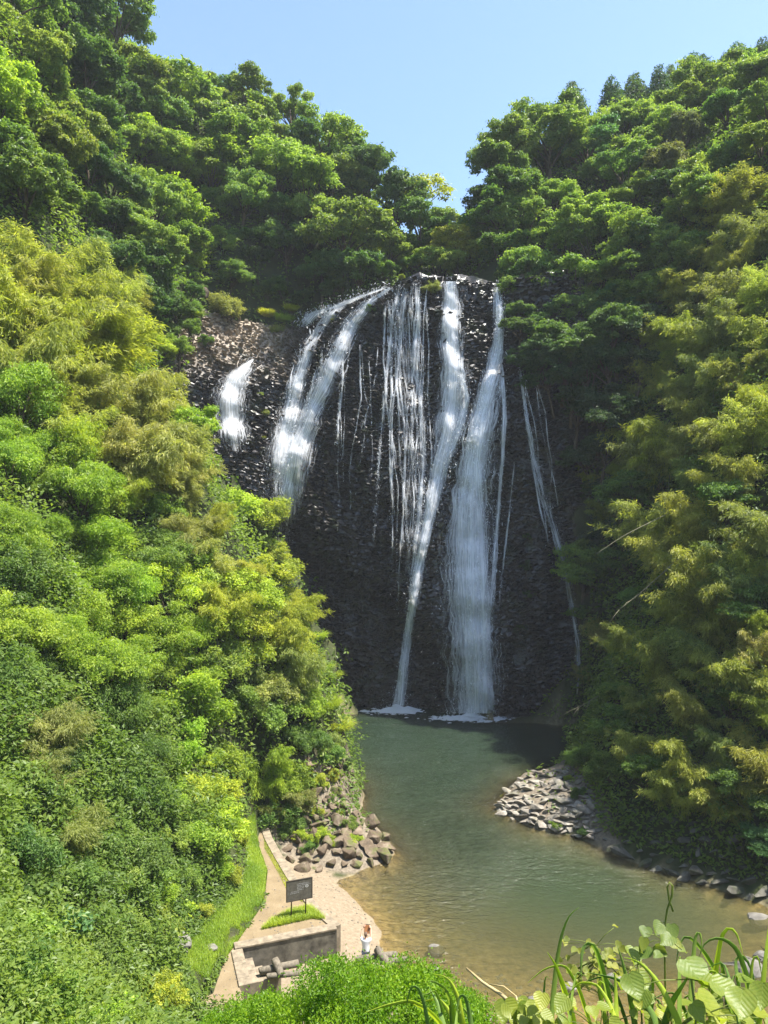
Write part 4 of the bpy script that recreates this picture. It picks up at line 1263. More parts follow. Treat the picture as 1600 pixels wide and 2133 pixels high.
row("in the third row of the lower left slope", gS, [(40, 1800, 58, 'shrub', 'md'), (120, 1800, 56, 'bigleaf', 'gr'), (200, 1790, 54, 'shrub', 'gr'), (275, 1780, 50, 'shrub', 'gr'), (340, 1770, 48, 'shrub', 'lt'), (400, 1755, 46, 'shrub', 'br'), (455, 1750, 44, 'shrub', 'lm'), (505, 1745, 38, 'shrub', 'lm')])
row("in the fourth row of the lower left slope", gS, [(50, 1890, 58, 'bigleaf', 'gr'), (130, 1880, 55, 'shrub', 'gr'), (205, 1870, 52, 'shrub', 'lt'), (275, 1860, 50, 'shrub', 'gr'), (340, 1850, 46, 'shrub', 'br'), (400, 1835, 44, 'shrub', 'lt'), (455, 1830, 40, 'shrub', 'br'), (500, 1820, 34, 'shrub', 'ye')])
row("in the fifth row of the lower left slope", gS, [(45, 1970, 56, 'bigleaf', 'lt'), (120, 1965, 54, 'bigleaf', 'bl'), (190, 1955, 52, 'shrub', 'lt'), (260, 1945, 50, 'shrub', 'lt'), (325, 1935, 46, 'bigleaf', 'lt'), (385, 1920, 42, 'bigleaf', 'lm'), (430, 1905, 34, 'shrub', 'ye')])
row("in the lowest row of the lower left slope", gS, [(40, 2060, 58, 'shrub', 'gr'), (115, 2055, 56, 'bigleaf', 'gr'), (190, 2050, 54, 'shrub', 'gr'), (260, 2045, 50, 'bigleaf', 'br'), (320, 2030, 40, 'bigleaf', 'lt'), (80, 2130, 58, 'shrub', 'lt'), (170, 2135, 56, 'shrub', 'br'), (260, 2130, 52, 'bigleaf', 'br'), (330, 2130, 40, 'shrub', 'ye')])

gR = "trees of the right hill"
gC = "conifers on the right skyline"
row("on the skyline of the right hill", gC, [(1198, 228, 26, 'cedar', 'dk', 104), (1287, 222, 23, 'cedar', 'dk', 108), (1328, 200, 33, 'cedar', 'dk', 108), (1370, 205, 36, 'cedar', 'dk', 108), (1405, 175, 31, 'cedar', 'md', 112), (1445, 170, 31, 'cedar', 'dk', 112),
     (1483, 150, 22, 'cedar', 'dk', 116), (1515, 140, 22, 'cedar', 'dk', 116), (1560, 128, 23, 'cedar', 'dk', 116), (1592, 122, 23, 'cedar', 'dk', 116)])
row("at the left end of the right hill", gR, [(1030, 350, 50, 'oak', 'gr', 86), (1062, 320, 56, 'oak', 'lt', 88), (1080, 400, 60, 'oak', 'gr', 85), (1055, 440, 56, 'oak', 'gr', 84), (1025, 420, 46, 'oak', 'md', 85), (1045, 520, 50, 'oak', 'gr', 83), (1075, 560, 46, 'oak', 'gr', 81)], jitter=0.3)
row("along the top of the right hill", gR, [(1090, 300, 46, 'oak', 'lt'), (1148, 268, 48, 'oak', 'lt'), (1215, 255, 48, 'oak', 'lt'), (1280, 255, 46, 'oak', 'lt'), (1345, 250, 44, 'oak', 'lt'), (1415, 235, 46, 'oak', 'lt'), (1480, 200, 48, 'oak', 'lt'), (1535, 175, 46, 'oak', 'lt'), (1590, 165, 46, 'oak', 'lt')])
row("in the second row of the right hill", gR, [(1085, 375, 50, 'oak', 'gr'), (1150, 340, 52, 'oak', 'lt'), (1225, 315, 54, 'oak', 'bl'), (1300, 310, 52, 'oak', 'lt'), (1370, 300, 52, 'oak', 'lt'), (1440, 290, 55, 'oak', 'bz'), (1510, 260, 55, 'oak', 'gr'), (1580, 235, 52, 'oak', 'lt')])
row("in the third row of the right hill", gR, [(1100, 435, 48, 'oak', 'lt'), (1170, 405, 56, 'oak', 'lt'), (1250, 380, 54, 'oak', 'lt'), (1325, 370, 52, 'oak', 'gr'), (1400, 360, 52, 'oak', 'bz'), (1475, 340, 54, 'oak', 'go'), (1545, 310, 52, 'oak', 'gr'), (1595, 300, 46, 'oak', 'lt')])
row("in the fourth row of the right hill", gR, [(1070, 500, 46, 'oak', 'lt'), (1135, 480, 52, 'oak', 'lt'), (1205, 455, 54, 'oak', 'lt'), (1270, 440, 52, 'oak', 'lt'), (1335, 430, 50, 'layered', 'go'), (1405, 420, 50, 'oak', 'md'), (1470, 400, 50, 'oak', 'lt'), (1530, 370, 46, 'oak', 'gr')])
row("in the fifth row of the right hill", gR, [(1055, 560, 36, 'oak', 'lt'), (1110, 550, 48, 'oak', 'lt'), (1175, 530, 52, 'oak', 'lt'), (1240, 510, 52, 'oak', 'lt'), (1310, 500, 50, 'layered', 'go'), (1375, 490, 48, 'oak', 'md'), (1435, 470, 48, 'oak', 'lt'), (1480, 450, 42, 'layered', 'lt')])
row("in the sixth row of the right hill", gR, [(1070, 625, 32, 'oak', 'gr'), (1125, 615, 46, 'oak', 'lt'), (1190, 595, 50, 'oak', 'lt'), (1255, 575, 50, 'oak', 'lt'), (1320, 560, 48, 'layered', 'gr'), (1385, 555, 48, 'oak', 'lt'), (1430, 530, 40, 'oak', 'lt')])
row("in the seventh row of the right hill", gR, [(1095, 680, 36, 'oak', 'gr'), (1150, 675, 46, 'oak', 'gr'), (1210, 655, 48, 'oak', 'lt'), (1270, 640, 48, 'layered', 'bl'), (1330, 620, 44, 'layered', 'lt'), (1375, 610, 40, 'oak', 'lt')])
row("on the cliff top right of the falls", gR, [(1072, 610, 36, 'oak', 'gr', 79), (1105, 590, 50, 'oak', 'gr', 80), (1150, 615, 54, 'oak', 'gr', 78.5), (1200, 600, 54, 'oak', 'lt', 79), (1088, 655, 38, 'oak', 'md', 77), (1130, 665, 46, 'oak', 'md', 76.5), (1180, 670, 50, 'oak', 'gr', 75.5)], jitter=0.3)
row("in the dark row beside the falls", gR, [(1082, 690, 30, 'oak', 'md', 75), (1115, 735, 42, 'oak', 'dk', 73.5), (1165, 725, 52, 'layered', 'md', 72.5), (1225, 710, 56, 'oak', 'md', 71), (1285, 700, 54, 'oak', 'md', 70), (1330, 680, 46, 'oak', 'dk', 69)], jitter=0.5)  # here and in the next two rows shade is put into darker leaf tints
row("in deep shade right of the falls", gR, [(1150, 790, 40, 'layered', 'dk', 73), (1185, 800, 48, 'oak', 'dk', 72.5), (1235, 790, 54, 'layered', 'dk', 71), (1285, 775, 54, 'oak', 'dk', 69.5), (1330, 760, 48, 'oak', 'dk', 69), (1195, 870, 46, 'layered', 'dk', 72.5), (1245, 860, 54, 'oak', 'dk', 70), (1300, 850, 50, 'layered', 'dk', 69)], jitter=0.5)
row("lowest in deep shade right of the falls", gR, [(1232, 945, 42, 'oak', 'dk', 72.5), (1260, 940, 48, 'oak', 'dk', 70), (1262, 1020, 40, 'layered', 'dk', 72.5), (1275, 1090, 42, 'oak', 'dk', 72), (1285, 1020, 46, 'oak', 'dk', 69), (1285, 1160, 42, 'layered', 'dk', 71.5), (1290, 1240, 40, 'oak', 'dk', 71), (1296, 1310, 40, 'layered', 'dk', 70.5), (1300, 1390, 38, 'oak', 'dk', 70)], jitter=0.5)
gQ = "bamboo of the right bank"
row("at the top of the right bank", gQ, [(1520, 420, 46, 'bamboo', 'ye'), (1560, 410, 52, 'bamboo', 'bb'), (1595, 440, 52, 'bamboo', 'ol'), (1500, 500, 50, 'bamboo', 'bb'), (1550, 500, 52, 'bamboo', 'bb')])
row("in the second row of the right bank", gQ, [(1430, 600, 42, 'bamboo', 'ye'), (1480, 590, 50, 'bamboo', 'bb'), (1535, 590, 52, 'bamboo', 'ol'), (1590, 560, 52, 'bamboo', 'bb'), (1385, 670, 44, 'bamboo', 'ye')])
row("in the third row of the right bank", gQ, [(1375, 720, 40, 'bamboo', 'ye'), (1425, 680, 50, 'bamboo', 'ye'), (1480, 680, 52, 'bamboo', 'bb'), (1540, 680, 54, 'bamboo', 'ol'), (1595, 660, 52, 'bamboo', 'bb')])
row("in the fourth row of the right bank", gQ, [(1390, 780, 40, 'bamboo', 'bb'), (1440, 770, 50, 'bamboo', 'bb'), (1500, 770, 52, 'bamboo', 'ol'), (1560, 760, 54, 'bamboo', 'bb'), (1600, 800, 50, 'bamboo', 'ye')])
row("in the fifth row of the right bank", gQ, [(1290, 915, 34, 'bamboo', 'ye'), (1345, 890, 42, 'bamboo', 'ye'), (1400, 870, 50, 'bamboo', 'ye'), (1460, 860, 52, 'bamboo', 'bb'), (1520, 860, 54, 'bamboo', 'ol'), (1585, 880, 54, 'bamboo', 'bb')])
row("in the sixth row of the right bank", gQ, [(1255, 960, 34, 'bamboo', 'ye'), (1310, 965, 40, 'bamboo', 'ye'), (1365, 960, 48, 'bamboo', 'tn'), (1425, 950, 52, 'bamboo', 'bb'), (1485, 960, 54, 'bamboo', 'ol'), (1560, 970, 56, 'bamboo', 'bb')])
row("in the seventh row of the right bank", gQ, [(1270, 1060, 36, 'bamboo', 'ye'), (1330, 1050, 46, 'layered', 'gr'), (1395, 1050, 52, 'bamboo', 'bb'), (1460, 1050, 54, 'bamboo', 'bb'), (1530, 1060, 56, 'layered', 'gr'), (1590, 1070, 54, 'bamboo', 'ol')])
row("in the eighth row of the right bank", gQ, [(1235, 1130, 34, 'layered', 'lt'), (1200, 1190, 40, 'layered', 'lt'), (1255, 1195, 40, 'layered', 'gr'), (1330, 1140, 44, 'layered', 'gr'), (1400, 1150, 50, 'bamboo', 'bb'), (1470, 1150, 54, 'bamboo', 'bb'), (1545, 1160, 56, 'bamboo', 'ol'), (1598, 1170, 50, 'bamboo', 'bb')])
row("in the ninth row of the right bank", gQ, [(1205, 1285, 20, 'layered', 'gr'), (1265, 1290, 30, 'bamboo', 'tn'), (1330, 1240, 44, 'layered', 'gr'), (1400, 1250, 50, 'bamboo', 'bb'), (1475, 1250, 54, 'bamboo', 'bb'), (1550, 1260, 56, 'layered', 'gr'), (1598, 1270, 50, 'bamboo', 'ye')])
row("in the tenth row of the right bank", gQ, [(1215, 1390, 18, 'bamboo', 'tn'), (1310, 1340, 42, 'bamboo', 'bb'), (1380, 1345, 50, 'bamboo', 'bb'), (1455, 1350, 54, 'bamboo', 'ol'), (1530, 1350, 56, 'bamboo', 'bb'), (1595, 1360, 54, 'bamboo', 'tn')])
row("in the eleventh row of the right bank", gQ, [(1300, 1430, 40, 'layered', 'gr'), (1365, 1440, 48, 'bamboo', 'bb'), (1435, 1445, 52, 'bamboo', 'bb'), (1510, 1450, 54, 'layered', 'gr'), (1585, 1450, 54, 'bamboo', 'ye')])
row("in the twelfth row of the right bank", gQ, [(1285, 1520, 36, 'layered', 'gr'), (1345, 1530, 46, 'bamboo', 'bb'), (1415, 1535, 50, 'bamboo', 'bb'), (1490, 1540, 52, 'bamboo', 'ol'), (1565, 1540, 54, 'bamboo', 'bb')])
row("just above the rocky foot of the right bank", gQ, [(1230, 1590, 30, 'shrub', 'gr'), (1280, 1600, 38, 'shrub', 'gr'), (1345, 1610, 42, 'layered', 'gr'), (1420, 1620, 48, 'bamboo', 'bb'), (1500, 1630, 48, 'bamboo', 'bb'), (1570, 1640, 50, 'layered', 'gr'), (1595, 1730, 40, 'layered', 'bl')])

# plants on the dry ledge beside the falls
row("on the dry ledge left of the falls", "plants on the ledge", [(475, 660, 24, 'shrub', 'ol', 'cliff'), (560, 650, 22, 'tuft', 'ye', 'cliff'), (590, 655, 26, 'tuft', 'lt', 'cliff'), (575, 690, 20, 'tuft', 'ol', 'cliff'), (430, 710, 12, 'shrub', 'md', 'cliff'), (610, 640, 14, 'tuft', 'ye', 'cliff')])
row("at the left end of the dry ledge", "plants on the ledge", [(335, 690, 34, 'shrub', 'gr', 73), (365, 650, 34, 'layered', 'md', 74), (395, 690, 24, 'shrub', 'gr', 74), (372, 730, 30, 'shrub', 'lt', 72), (392, 620, 26, 'layered', 'md', 75.5), (405, 650, 16, 'tuft', 'ye', 75)], jitter=0.3)
row("on the dark rock right of the widest fall", "plants on the cliff", [(1092, 1180, 12, 'shrub', 'dk', 'cliff'), (1100, 1240, 12, 'shrub', 'dk', 'cliff'), (1085, 1310, 11, 'shrub', 'dk', 'cliff'), (1096, 1120, 9, 'shrub', 'dk', 'cliff'), (545, 905, 10, 'tuft', 'ol', 'cliff')])
row("at the lip between the falls", "plants at the lip", [(700, 668, 10, 'shrub', 'ol', 'cliff'), (775, 650, 12, 'shrub', 'md', 'cliff'), (895, 600, 14, 'shrub', 'ol', 'cliff'), (545, 860, 12, 'shrub', 'ol', 'cliff'), (540, 820, 9, 'shrub', 'ol', 'cliff'), (840, 578, 8, 'shrub', 'go', 'cliff')])

# ground cover on the slopes: uncountable small leaves
def undergrowth():
    rg = rng_(900)
    n = 900000
    x = np.concatenate([rg.uniform(-50, 50, n), rg.uniform(-24, 8, n // 2)])
    y = np.concatenate([rg.uniform(3, 125, n), rg.uniform(5.5, 36, n // 2)])
    n = len(x)
    z = TZ(x, y)
    e = 0.4
    sx_ = (TZ(x + e, y) - z) / e
    sy_ = (TZ(x, y + e) - z) / e
    dist = np.sqrt(x * x + y * y)
    w = np.sqrt(1 + sx_ ** 2 + sy_ ** 2) * np.minimum(1, (34 / dist) ** 1.25) * 0.42
    bare = inpoly(x, y, PATH) | inpoly(x, y, TERRACE) | inpoly(x, y, BEACH) | inpoly(x, y, VERGE) | (polydist(x, y, PATH[:6]) < 0.5)
    rk = (inpoly(x, y, ROCKL) & (z < 4)) | (inpoly(x, y, ROCKR) & ((z < 0.75) | (x < 14.0)))
    seen = (np.abs(x) / y < 0.66) & (y > 5.5)
    w = np.where(inpoly(x, y, ROCKR) & (z > 0.75) & (x > 13.5), w * 4, w)
    ok = (z > 0.7) & ~bare & seen & (rg.random(n) < w * 1.25) & (~rk | (rg.random(n) < np.where((x < 3) & (z > 0.9), 0.75, 0.10))) & ~((np.abs(x + 0.5) < 22) & (y > Y0c(x) - 1.0) & (y < 84))
    x, y, z, sx_, sy_, dist = [a[ok] for a in (x, y, z, sx_, sy_, dist)]
    m_ = len(x)
    g = nrm(np.stack([-sx_, -sy_, np.ones(m_)], 1))
    lump = (0.75 + 0.9 * sstep(18, 30, dist)) * vnoise(x * 0.7, y * 0.7, z * 0.7, 44) + 0.45 * vnoise(x * 2.1, y * 2.1, z * 2.1, 45)
    h = lump * rg.uniform(0.15, 1.25, m_) * np.clip((z - 0.5) / 3, 0.12, 1.0) * np.where((y < 25) & (x > -0.3 * y), 0.25, 1.0) * np.clip(polydist(x, y, VERGE, True) / 2.2, 0.12, 1.0)
    P = np.stack([x, y, z], 1) + g * h[:, None]
    nv = nrm(g * 0.5 + [0, 0, 0.6] + rg.normal(0, 0.5, (m_, 3)))
    ax = np.cross(nv, rg.normal(0, 1, (m_, 3))) + g * 0.4 - [0, 0, 0.3]
    L = (0.055 + 0.0048 * dist) * rg.uniform(0.7, 1.4, m_)
    vs, fs = leaves(P, ax, nv, L, L * rg.uniform(0.35, 0.6, m_))
    tone = np.clip(0.25 + 0.6 * vnoise(x * 0.25, y * 0.25, z * 0.25, 46) + rg.normal(0, 0.16, m_), 0, 1)
    o = link("undergrowth", np_mesh("undergrowth", vs, fs, 4, M['leaf_soft'], tone=tone))
    o.color = (0.13, 0.20, 0.035, 1)
    stuff(o, "low leafy ground cover on the gorge slopes")
    print("undergrowth", m_)
undergrowth()

# ------------------------------------------------------------------ path, wall, steps
Z0 = 1.6
Z_PATH = Z0 - 0.02
pm = MB()
pm.poly([(x, y, Z0 - 0.02) for x, y in PATH])
for i in range(len(PATH)):
    (xa, ya), (xb, yb) = PATH[i], PATH[(i + 1) % len(PATH)]
    pm.poly([(xa, ya, Z0 - 0.02), (xa, ya, 0.0), (xb, yb, 0.0), (xb, yb, Z0 - 0.02)])
m, nt, out = newmat('path earth')
p = geo_pos(nt)
n1, n2 = noise(nt, p, 1.3, 6, 0.6), noise(nt, p, 14, 5, 0.6)
c = ramp(nt, math_(nt, 'ADD', math_(nt, 'MULTIPLY', n1, 0.7), math_(nt, 'MULTIPLY', n2, 0.3)), [(0.3, (0.155, 0.115, 0.066)), (0.55, (0.21, 0.16, 0.095)), (0.75, (0.27, 0.21, 0.135))])
principled(nt, out, c, 0.95, 0.15, bump(nt, n2, 0.4, 0.03))
M['path'] = m
structure(link("path", pm.me("path", M['path'])), "beige earth path curving round the foot of the left slope")

def strip(mb, pts, w0, w1, z0, z1):
    """thick band along pts, from w0 to w1 to the right of the line"""
    P = [Vector((x, y, 0)) for x, y in pts]
    L, R = [], []
    for i, p in enumerate(P):
        d = (P[min(i + 1, len(P) - 1)] - P[max(i - 1, 0)]).normalized()
        s = Vector((-d.y, d.x, 0))
        L.append(p + s * w0)
        R.append(p + s * w1)
    for i in range(len(P) - 1):
        a, b, c, d = L[i], L[i + 1], R[i + 1], R[i]
        up, dn = Vector((0, 0, z1)), Vector((0, 0, z0))
        mb.mesh([a + dn, b + dn, c + dn, d + dn, a + up, b + up, c + up, d + up], [(0, 1, 2, 3), (7, 6, 5, 4), (0, 4, 5, 1), (1, 5, 6, 2), (2, 6, 7, 3), (3, 7, 4, 0)])

CURB = [(-7.5, 43.6), (-7.05, 42.2), (-6.1, 39.9), (-5.08, 37.6), (-4.3, 36.1), (-3.5, 34.6), (-2.35, 33.1)]
mb = MB()
strip(mb, CURB, -0.06, 0.40, -0.4, Z0 + 0.05)
kb = link("concrete_curb", mb.me("concrete_curb", M['concrete']))
tag(kb, "pale concrete kerb along the pool side of the earth path", "kerb")

# retaining wall across the end of the path
wall = bpy.data.objects.new("retaining_wall", None)
COL.objects.link(wall)
A, B = Vector((-6.62, 31.5, 0)), Vector((-2.2, 33.02, 0))
d = (B - A).normalized()
s = Vector((d.y, -d.x, 0))            # towards the camera side
wall.location = (A.x, A.y, 0)
tag(wall, "low concrete retaining wall, front coloured dark for shade, sunlit top, below the sign", "wall")
mb = MB()
a, b = Vector((0, 0, 0)), B - A
q0, q1 = -s * 0.30, s * 0.02
for_ = [(a + q1), (b + q1), (b + q0), (a + q0)]
mb.mesh([v + Vector((0, 0, -0.3)) for v in for_] + [v + Vector((0, 0, Z0 + 0.0)) for v in for_], [(3, 2, 1, 0), (4, 5, 6, 7), (0, 1, 5, 4), (1, 2, 6, 5), (2, 3, 7, 6), (3, 0, 4, 7)])
link("wall_face", mb.me("wall_face", M['shaded_concrete']), wall)
mb = MB()
for_ = [(a + s * 0.06), (b + s * 0.06), (b - s * 0.42), (a - s * 0.42)]
mb.mesh([v + Vector((0, 0, Z0)) for v in for_] + [v + Vector((0, 0, Z0 + 0.09)) for v in for_], [(3, 2, 1, 0), (4, 5, 6, 7), (0, 1, 5, 4), (1, 2, 6, 5), (2, 3, 7, 6), (3, 0, 4, 7)])
link("coping", mb.me("coping", M['concrete'], bevel=0.015), wall)

# concrete steps descending from the path to the terrace
steps = bpy.data.objects.new("steps", None)
COL.objects.link(steps)
steps.location = (-6.6, 29.9, 0)
tag(steps, "pale concrete steps going down from the path beside the retaining wall", "steps")
u = Vector((0.33, -0.94, 0)).normalized()      # along the treads, towards the camera
v = Vector((0.94, 0.33, 0)).normalized()       # down the flight
o0 = Vector((-6.75, 31.35, 0)) - Vector(steps.location)
tr = [(0.0, 0.50, Z0 + 0.06, 0.0, 2.0), (0.52, 0.92, 1.26, 0.15, 1.95), (0.94, 1.32, 0.94, 0.35, 1.9), (1.34, 1.70, 0.62, 0.5, 1.8)]
for k, (w0, w1, zt, l0, l1) in enumerate(tr):
    lm = (l0 + l1) / 2 + (0.0 if k else -0.15)
    for la, lb in ((l0, lm - 0.012), (lm + 0.012, l1)):
        mb = MB()
        c4 = [o0 + v * w0 + u * la, o0 + v * w1 + u * la, o0 + v * w1 + u * lb, o0 + v * w0 + u * lb]
        mb.mesh([c + Vector((0, 0, 0.1)) for c in c4] + [c + Vector((0, 0, zt)) for c in c4], [(0, 1, 2, 3), (7, 6, 5, 4), (0, 4, 5, 1), (1, 5, 6, 2), (2, 6, 7, 3), (3, 7, 4, 0)])
        link("step_slab", mb.me("step_slab", M['concrete'], bevel=0.02), steps)
mb = MB()
c4 = [o0 + u * 2.03, o0 + v * 1.75 + u * 2.03, o0 + v * 1.75 + u * 2.5, o0 + u * 2.5]
mb.mesh([c + Vector((0, 0, 0.1)) for c in c4] + [c + Vector((0, 0, Z0 + 0.07)) for c in c4], [(0, 1, 2, 3), (7, 6, 5, 4), (0, 4, 5, 1), (1, 5, 6, 2), (2, 6, 7, 3), (3, 7, 4, 0)])
link("side_wall", mb.me("side_wall", M['concrete'], bevel=0.02), steps)

# low paving at the bottom left
mb = MB()
for k in range(4):
    y0 = 26.75 + k * 0.33
    mb.box((-8.6, y0, 1.2), (-6.75, y0 + 0.30, Z0 + 0.05 + 0.02 * (k % 2)))
pv = link("stone_ramp", mb.me("stone_ramp", M['concrete'], bevel=0.015))
structure(pv, "pale ribbed ramp at the near end of the path")

def log_(a, b, r, label, seed):
    mb = MB()
    a, b = Vector(a), Vector(b)
    rg = rng_(seed)
    mb.tube([a.lerp(b, t) + Vector(rg.normal(0, r * 0.06, 3)) for t in (0, 0.02, 0.33, 0.66, 0.98, 1)], [r * 0.88, r, r * 1.03, r * 0.97, r, r * 0.88], 12)
    me = mb.me("log_beam", M['log'], True)
    o = link("log_beam", me)
    for pl in me.polygons:
        if len(pl.vertices) > 4:
            pl.use_smooth = False
    tag(o, label, "log", "round timber beams by the beach")
log_(px2w(540, 2024, 29.6), px2w(622, 2006, 30.0), 0.15, "thick grey log lying across the foot of the steps", 1)
log_(px2w(573, 1999, 29.8), px2w(586, 2030, 29.3), 0.16, "short grey log leaning upright against the log by the steps", 2)
log_(px2w(556, 2034, 29.3), px2w(630, 2026, 29.4), 0.11, "thin log half hidden in front of the steps", 5)
log_(px2w(786, 1977, 30.3), px2w(815, 2018, 29.3), 0.17, "grey log slanting up beside the person in white", 3)
log_(px2w(742, 1998, 30.2), px2w(826, 1988, 30.4), 0.14, "grey log lying by the water behind the slanting log", 4)
log_(px2w(790, 2004, 29.8), px2w(850, 1998, 29.9), 0.12, "pale log lying nearest the bush by the water", 6)

# ------------------------------------------------------------------ sign
sg = bpy.data.objects.new("notice_board", None)
COL.objects.link(sg)
sp_ = Vector((-4.05, 34.0, Z0))
sg.location = sp_
sg.rotation_euler = (0, 0, math.radians(20))
tag(sg, "dark weathered notice board on two thin posts above the wall", "sign")
bw, bh, bz = 1.22, 0.94, 0.86
mb = MB(); mb.box((-bw / 2, -0.02, bz), (bw / 2, 0.02, bz + bh))
link("board", mb.me("board", M['sign_board'], bevel=0.008), sg)
mb = MB()
for lo, hi in (((-bw / 2 - 0.03, -0.03, bz - 0.03), (-bw / 2, 0.03, bz + bh + 0.03)), ((bw / 2, -0.03, bz - 0.03), (bw / 2 + 0.03, 0.03, bz + bh + 0.03)), ((-bw / 2, -0.03, bz + bh), (bw / 2, 0.03, bz + bh + 0.03)), ((-bw / 2, -0.03, bz - 0.03), (bw / 2, 0.03, bz))):
    mb.box(lo, hi)
link("frame", mb.me("frame", M['sign_frame']), sg)
for x in (-0.36, 0.34):
    mb = MB()
    mb.tube([(x - 0.03, 0.055, -0.2), (x, 0.055, bz + 0.7)], 0.028, 8)
    link("post", mb.me("post", M['rust'], True), sg)
mb = MB()
rg = rng_(12)
def txt_line(x0, x1, z, h):
    x = x0
    while x < x1:
        w = rg.uniform(0.012, 0.03)
        for _ in range(3):
            xx = x + rg.uniform(0, w); zz = z + rg.uniform(0, h)
            if rg.random() < 0.5:
                mb.box((xx, -0.024, zz), (xx + w * 0.8, -0.0215, zz + 0.008))
            else:
                mb.box((xx, -0.024, z), (xx + 0.007, -0.0215, z + h))
        x += w + 0.012
for k, (x0, x1) in enumerate(((-0.12, 0.42), (-0.14, 0.5), (-0.12, 0.22), (-0.12, 0.2), (-0.1, 0.2))):
    txt_line(x0, x1, bz + bh - 0.2 - 0.07 * k, 0.035)
txt_line(-0.45, -0.02, bz + 0.40, 0.04)
txt_line(-0.46, -0.05, bz + 0.33, 0.04)
n_ = 20
cx0, cz0 = 0.36, bz + 0.60
for k in range(n_):
    a0, a1 = 2 * math.pi * k / n_, 2 * math.pi * (k + 1) / n_
    mb.poly([(cx0 + 0.085 * math.cos(a0), -0.023, cz0 + 0.07 * math.sin(a0)), (cx0 + 0.085 * math.cos(a1), -0.023, cz0 + 0.07 * math.sin(a1)), (cx0 + 0.05 * math.cos(a1), -0.023, cz0 + 0.04 * math.sin(a1)), (cx0 + 0.05 * math.cos(a0), -0.023, cz0 + 0.04 * math.sin(a0))])
mb.box((cx0 - 0.025, -0.024, cz0 - 0.02), (cx0 + 0.025, -0.0215, cz0 + 0.02))
link("lettering", mb.me("lettering", M['faded_paint']), sg)["kind"] = "stuff"

# ------------------------------------------------------------------ rocks
def boulder_mesh(seed, mat, sq=(1, 1, 1), n=16, bev=0.05):
    rg = rng_(seed)
    bm = bmesh.new()
    P = nrm(rg.normal(0, 1, (n, 3))) * rg.uniform(0.85, 1.0, (n, 1)) * np.array(sq)
    for p in P:
        bm.verts.new(p * 0.5)
    r = bmesh.ops.convex_hull(bm, input=list(bm.verts))
    bmesh.ops.delete(bm, geom=list({e for e in r['geom_interior'] + r['geom_unused'] if isinstance(e, bmesh.types.BMVert)}), context='VERTS')
    bmesh.ops.dissolve_limit(bm, angle_limit=math.radians(14), verts=list(bm.verts), edges=list(bm.edges))
    if bev:
        bmesh.ops.bevel(bm, geom=list(bm.edges), offset=bev, segments=1, affect='EDGES')
    bmesh.ops.recalc_face_normals(bm, faces=list(bm.faces))
    me = bpy.data.meshes.new("rock")
    bm.to_mesh(me)
    bm.free()
    me.materials.append(mat)
    return me

def scatter_rocks(root, polypx, spacing, size, meshes, seed, flat=0.8, sink=0.2, yaw=None, aspect=(1, 1, 1), hmin=-0.3):
    rg = rng_(seed)
    pts = []
    P = np.array(polypx, float)
    x0, x1, y0, y1 = P[:, 0].min(), P[:, 0].max(), P[:, 1].min(), P[:, 1].max()
    tries = 0
    while tries < 9000:
        tries += 1
        px, py = rg.uniform(x0, x1), rg.uniform(y0, y1)
        if not inpoly(np.array([px]), np.array([py]), polypx)[0]:
            continue
        if any((px - a) ** 2 + ((py - b) * 1.25) ** 2 < spacing ** 2 for a, b in pts):
            continue
        pts.append((px, py))
    for px, py in pts:
        Y = hit(px, py, 0.0)
        if Y is None:
            continue
        w = px2w(px, py, Y)
        w.z = float(TZ(w.x, w.y))
        if w.z < hmin:
            continue
        s = size * (0.55 + 1.0 * rg.random() ** 1.6)
        o = link("rock", meshes[int(rg.integers(len(meshes)))], root)
        rz = rg.uniform(0, 6.28) if yaw is None else yaw + rg.normal(0, 0.25)
        o.location = w - root.location + Vector((0, 0, s * (0.5 - sink) * 0.5))
        o.rotation_euler = (rg.normal(0, 0.25), rg.normal(0, 0.25), rz)
        o.scale = (s * aspect[0] * rg.uniform(0.85, 1.2), s * aspect[1] * rg.uniform(0.85, 1.2), s * flat * aspect[2] * rg.uniform(0.85, 1.2))
    return len(pts)

bs = [boulder_mesh(500 + i, M['sunny_rock'], (1.15, 0.9, 0.85), 11, 0.025) for i in range(9)]
rl = bpy.data.objects.new("rock_outcrop", None)
COL.objects.link(rl)
rl.location = (-2, 44, 0)
tag(rl, "brown sunlit heap of angular basalt boulders at the foot of the left spur", "rocks")
n1_ = scatter_rocks(rl, [(585, 1800), (600, 1740), (632, 1690), (660, 1660), (720, 1690), (775, 1720), (828, 1778), (770, 1806), (700, 1815), (630, 1816)], 21, 0.92, bs, 3, 0.85)
n2_ = scatter_rocks(rl, [(640, 1600), (700, 1575), (728, 1590), (745, 1680), (700, 1690), (650, 1665)], 22, 0.95, bs, 4, 0.9)
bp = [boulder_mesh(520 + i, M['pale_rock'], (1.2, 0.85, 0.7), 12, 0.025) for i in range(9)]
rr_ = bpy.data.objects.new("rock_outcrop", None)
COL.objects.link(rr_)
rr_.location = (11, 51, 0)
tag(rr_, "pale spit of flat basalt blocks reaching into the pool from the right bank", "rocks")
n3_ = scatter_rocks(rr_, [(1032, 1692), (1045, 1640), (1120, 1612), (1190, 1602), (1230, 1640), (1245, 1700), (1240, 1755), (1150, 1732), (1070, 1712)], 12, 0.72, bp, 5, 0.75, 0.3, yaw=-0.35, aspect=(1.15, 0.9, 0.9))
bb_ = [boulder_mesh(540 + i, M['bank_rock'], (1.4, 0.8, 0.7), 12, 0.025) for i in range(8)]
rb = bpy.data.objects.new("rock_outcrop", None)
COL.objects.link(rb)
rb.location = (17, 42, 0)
tag(rb, "shaded grey rock bank with slanting columns along the right waterline", "rocks")
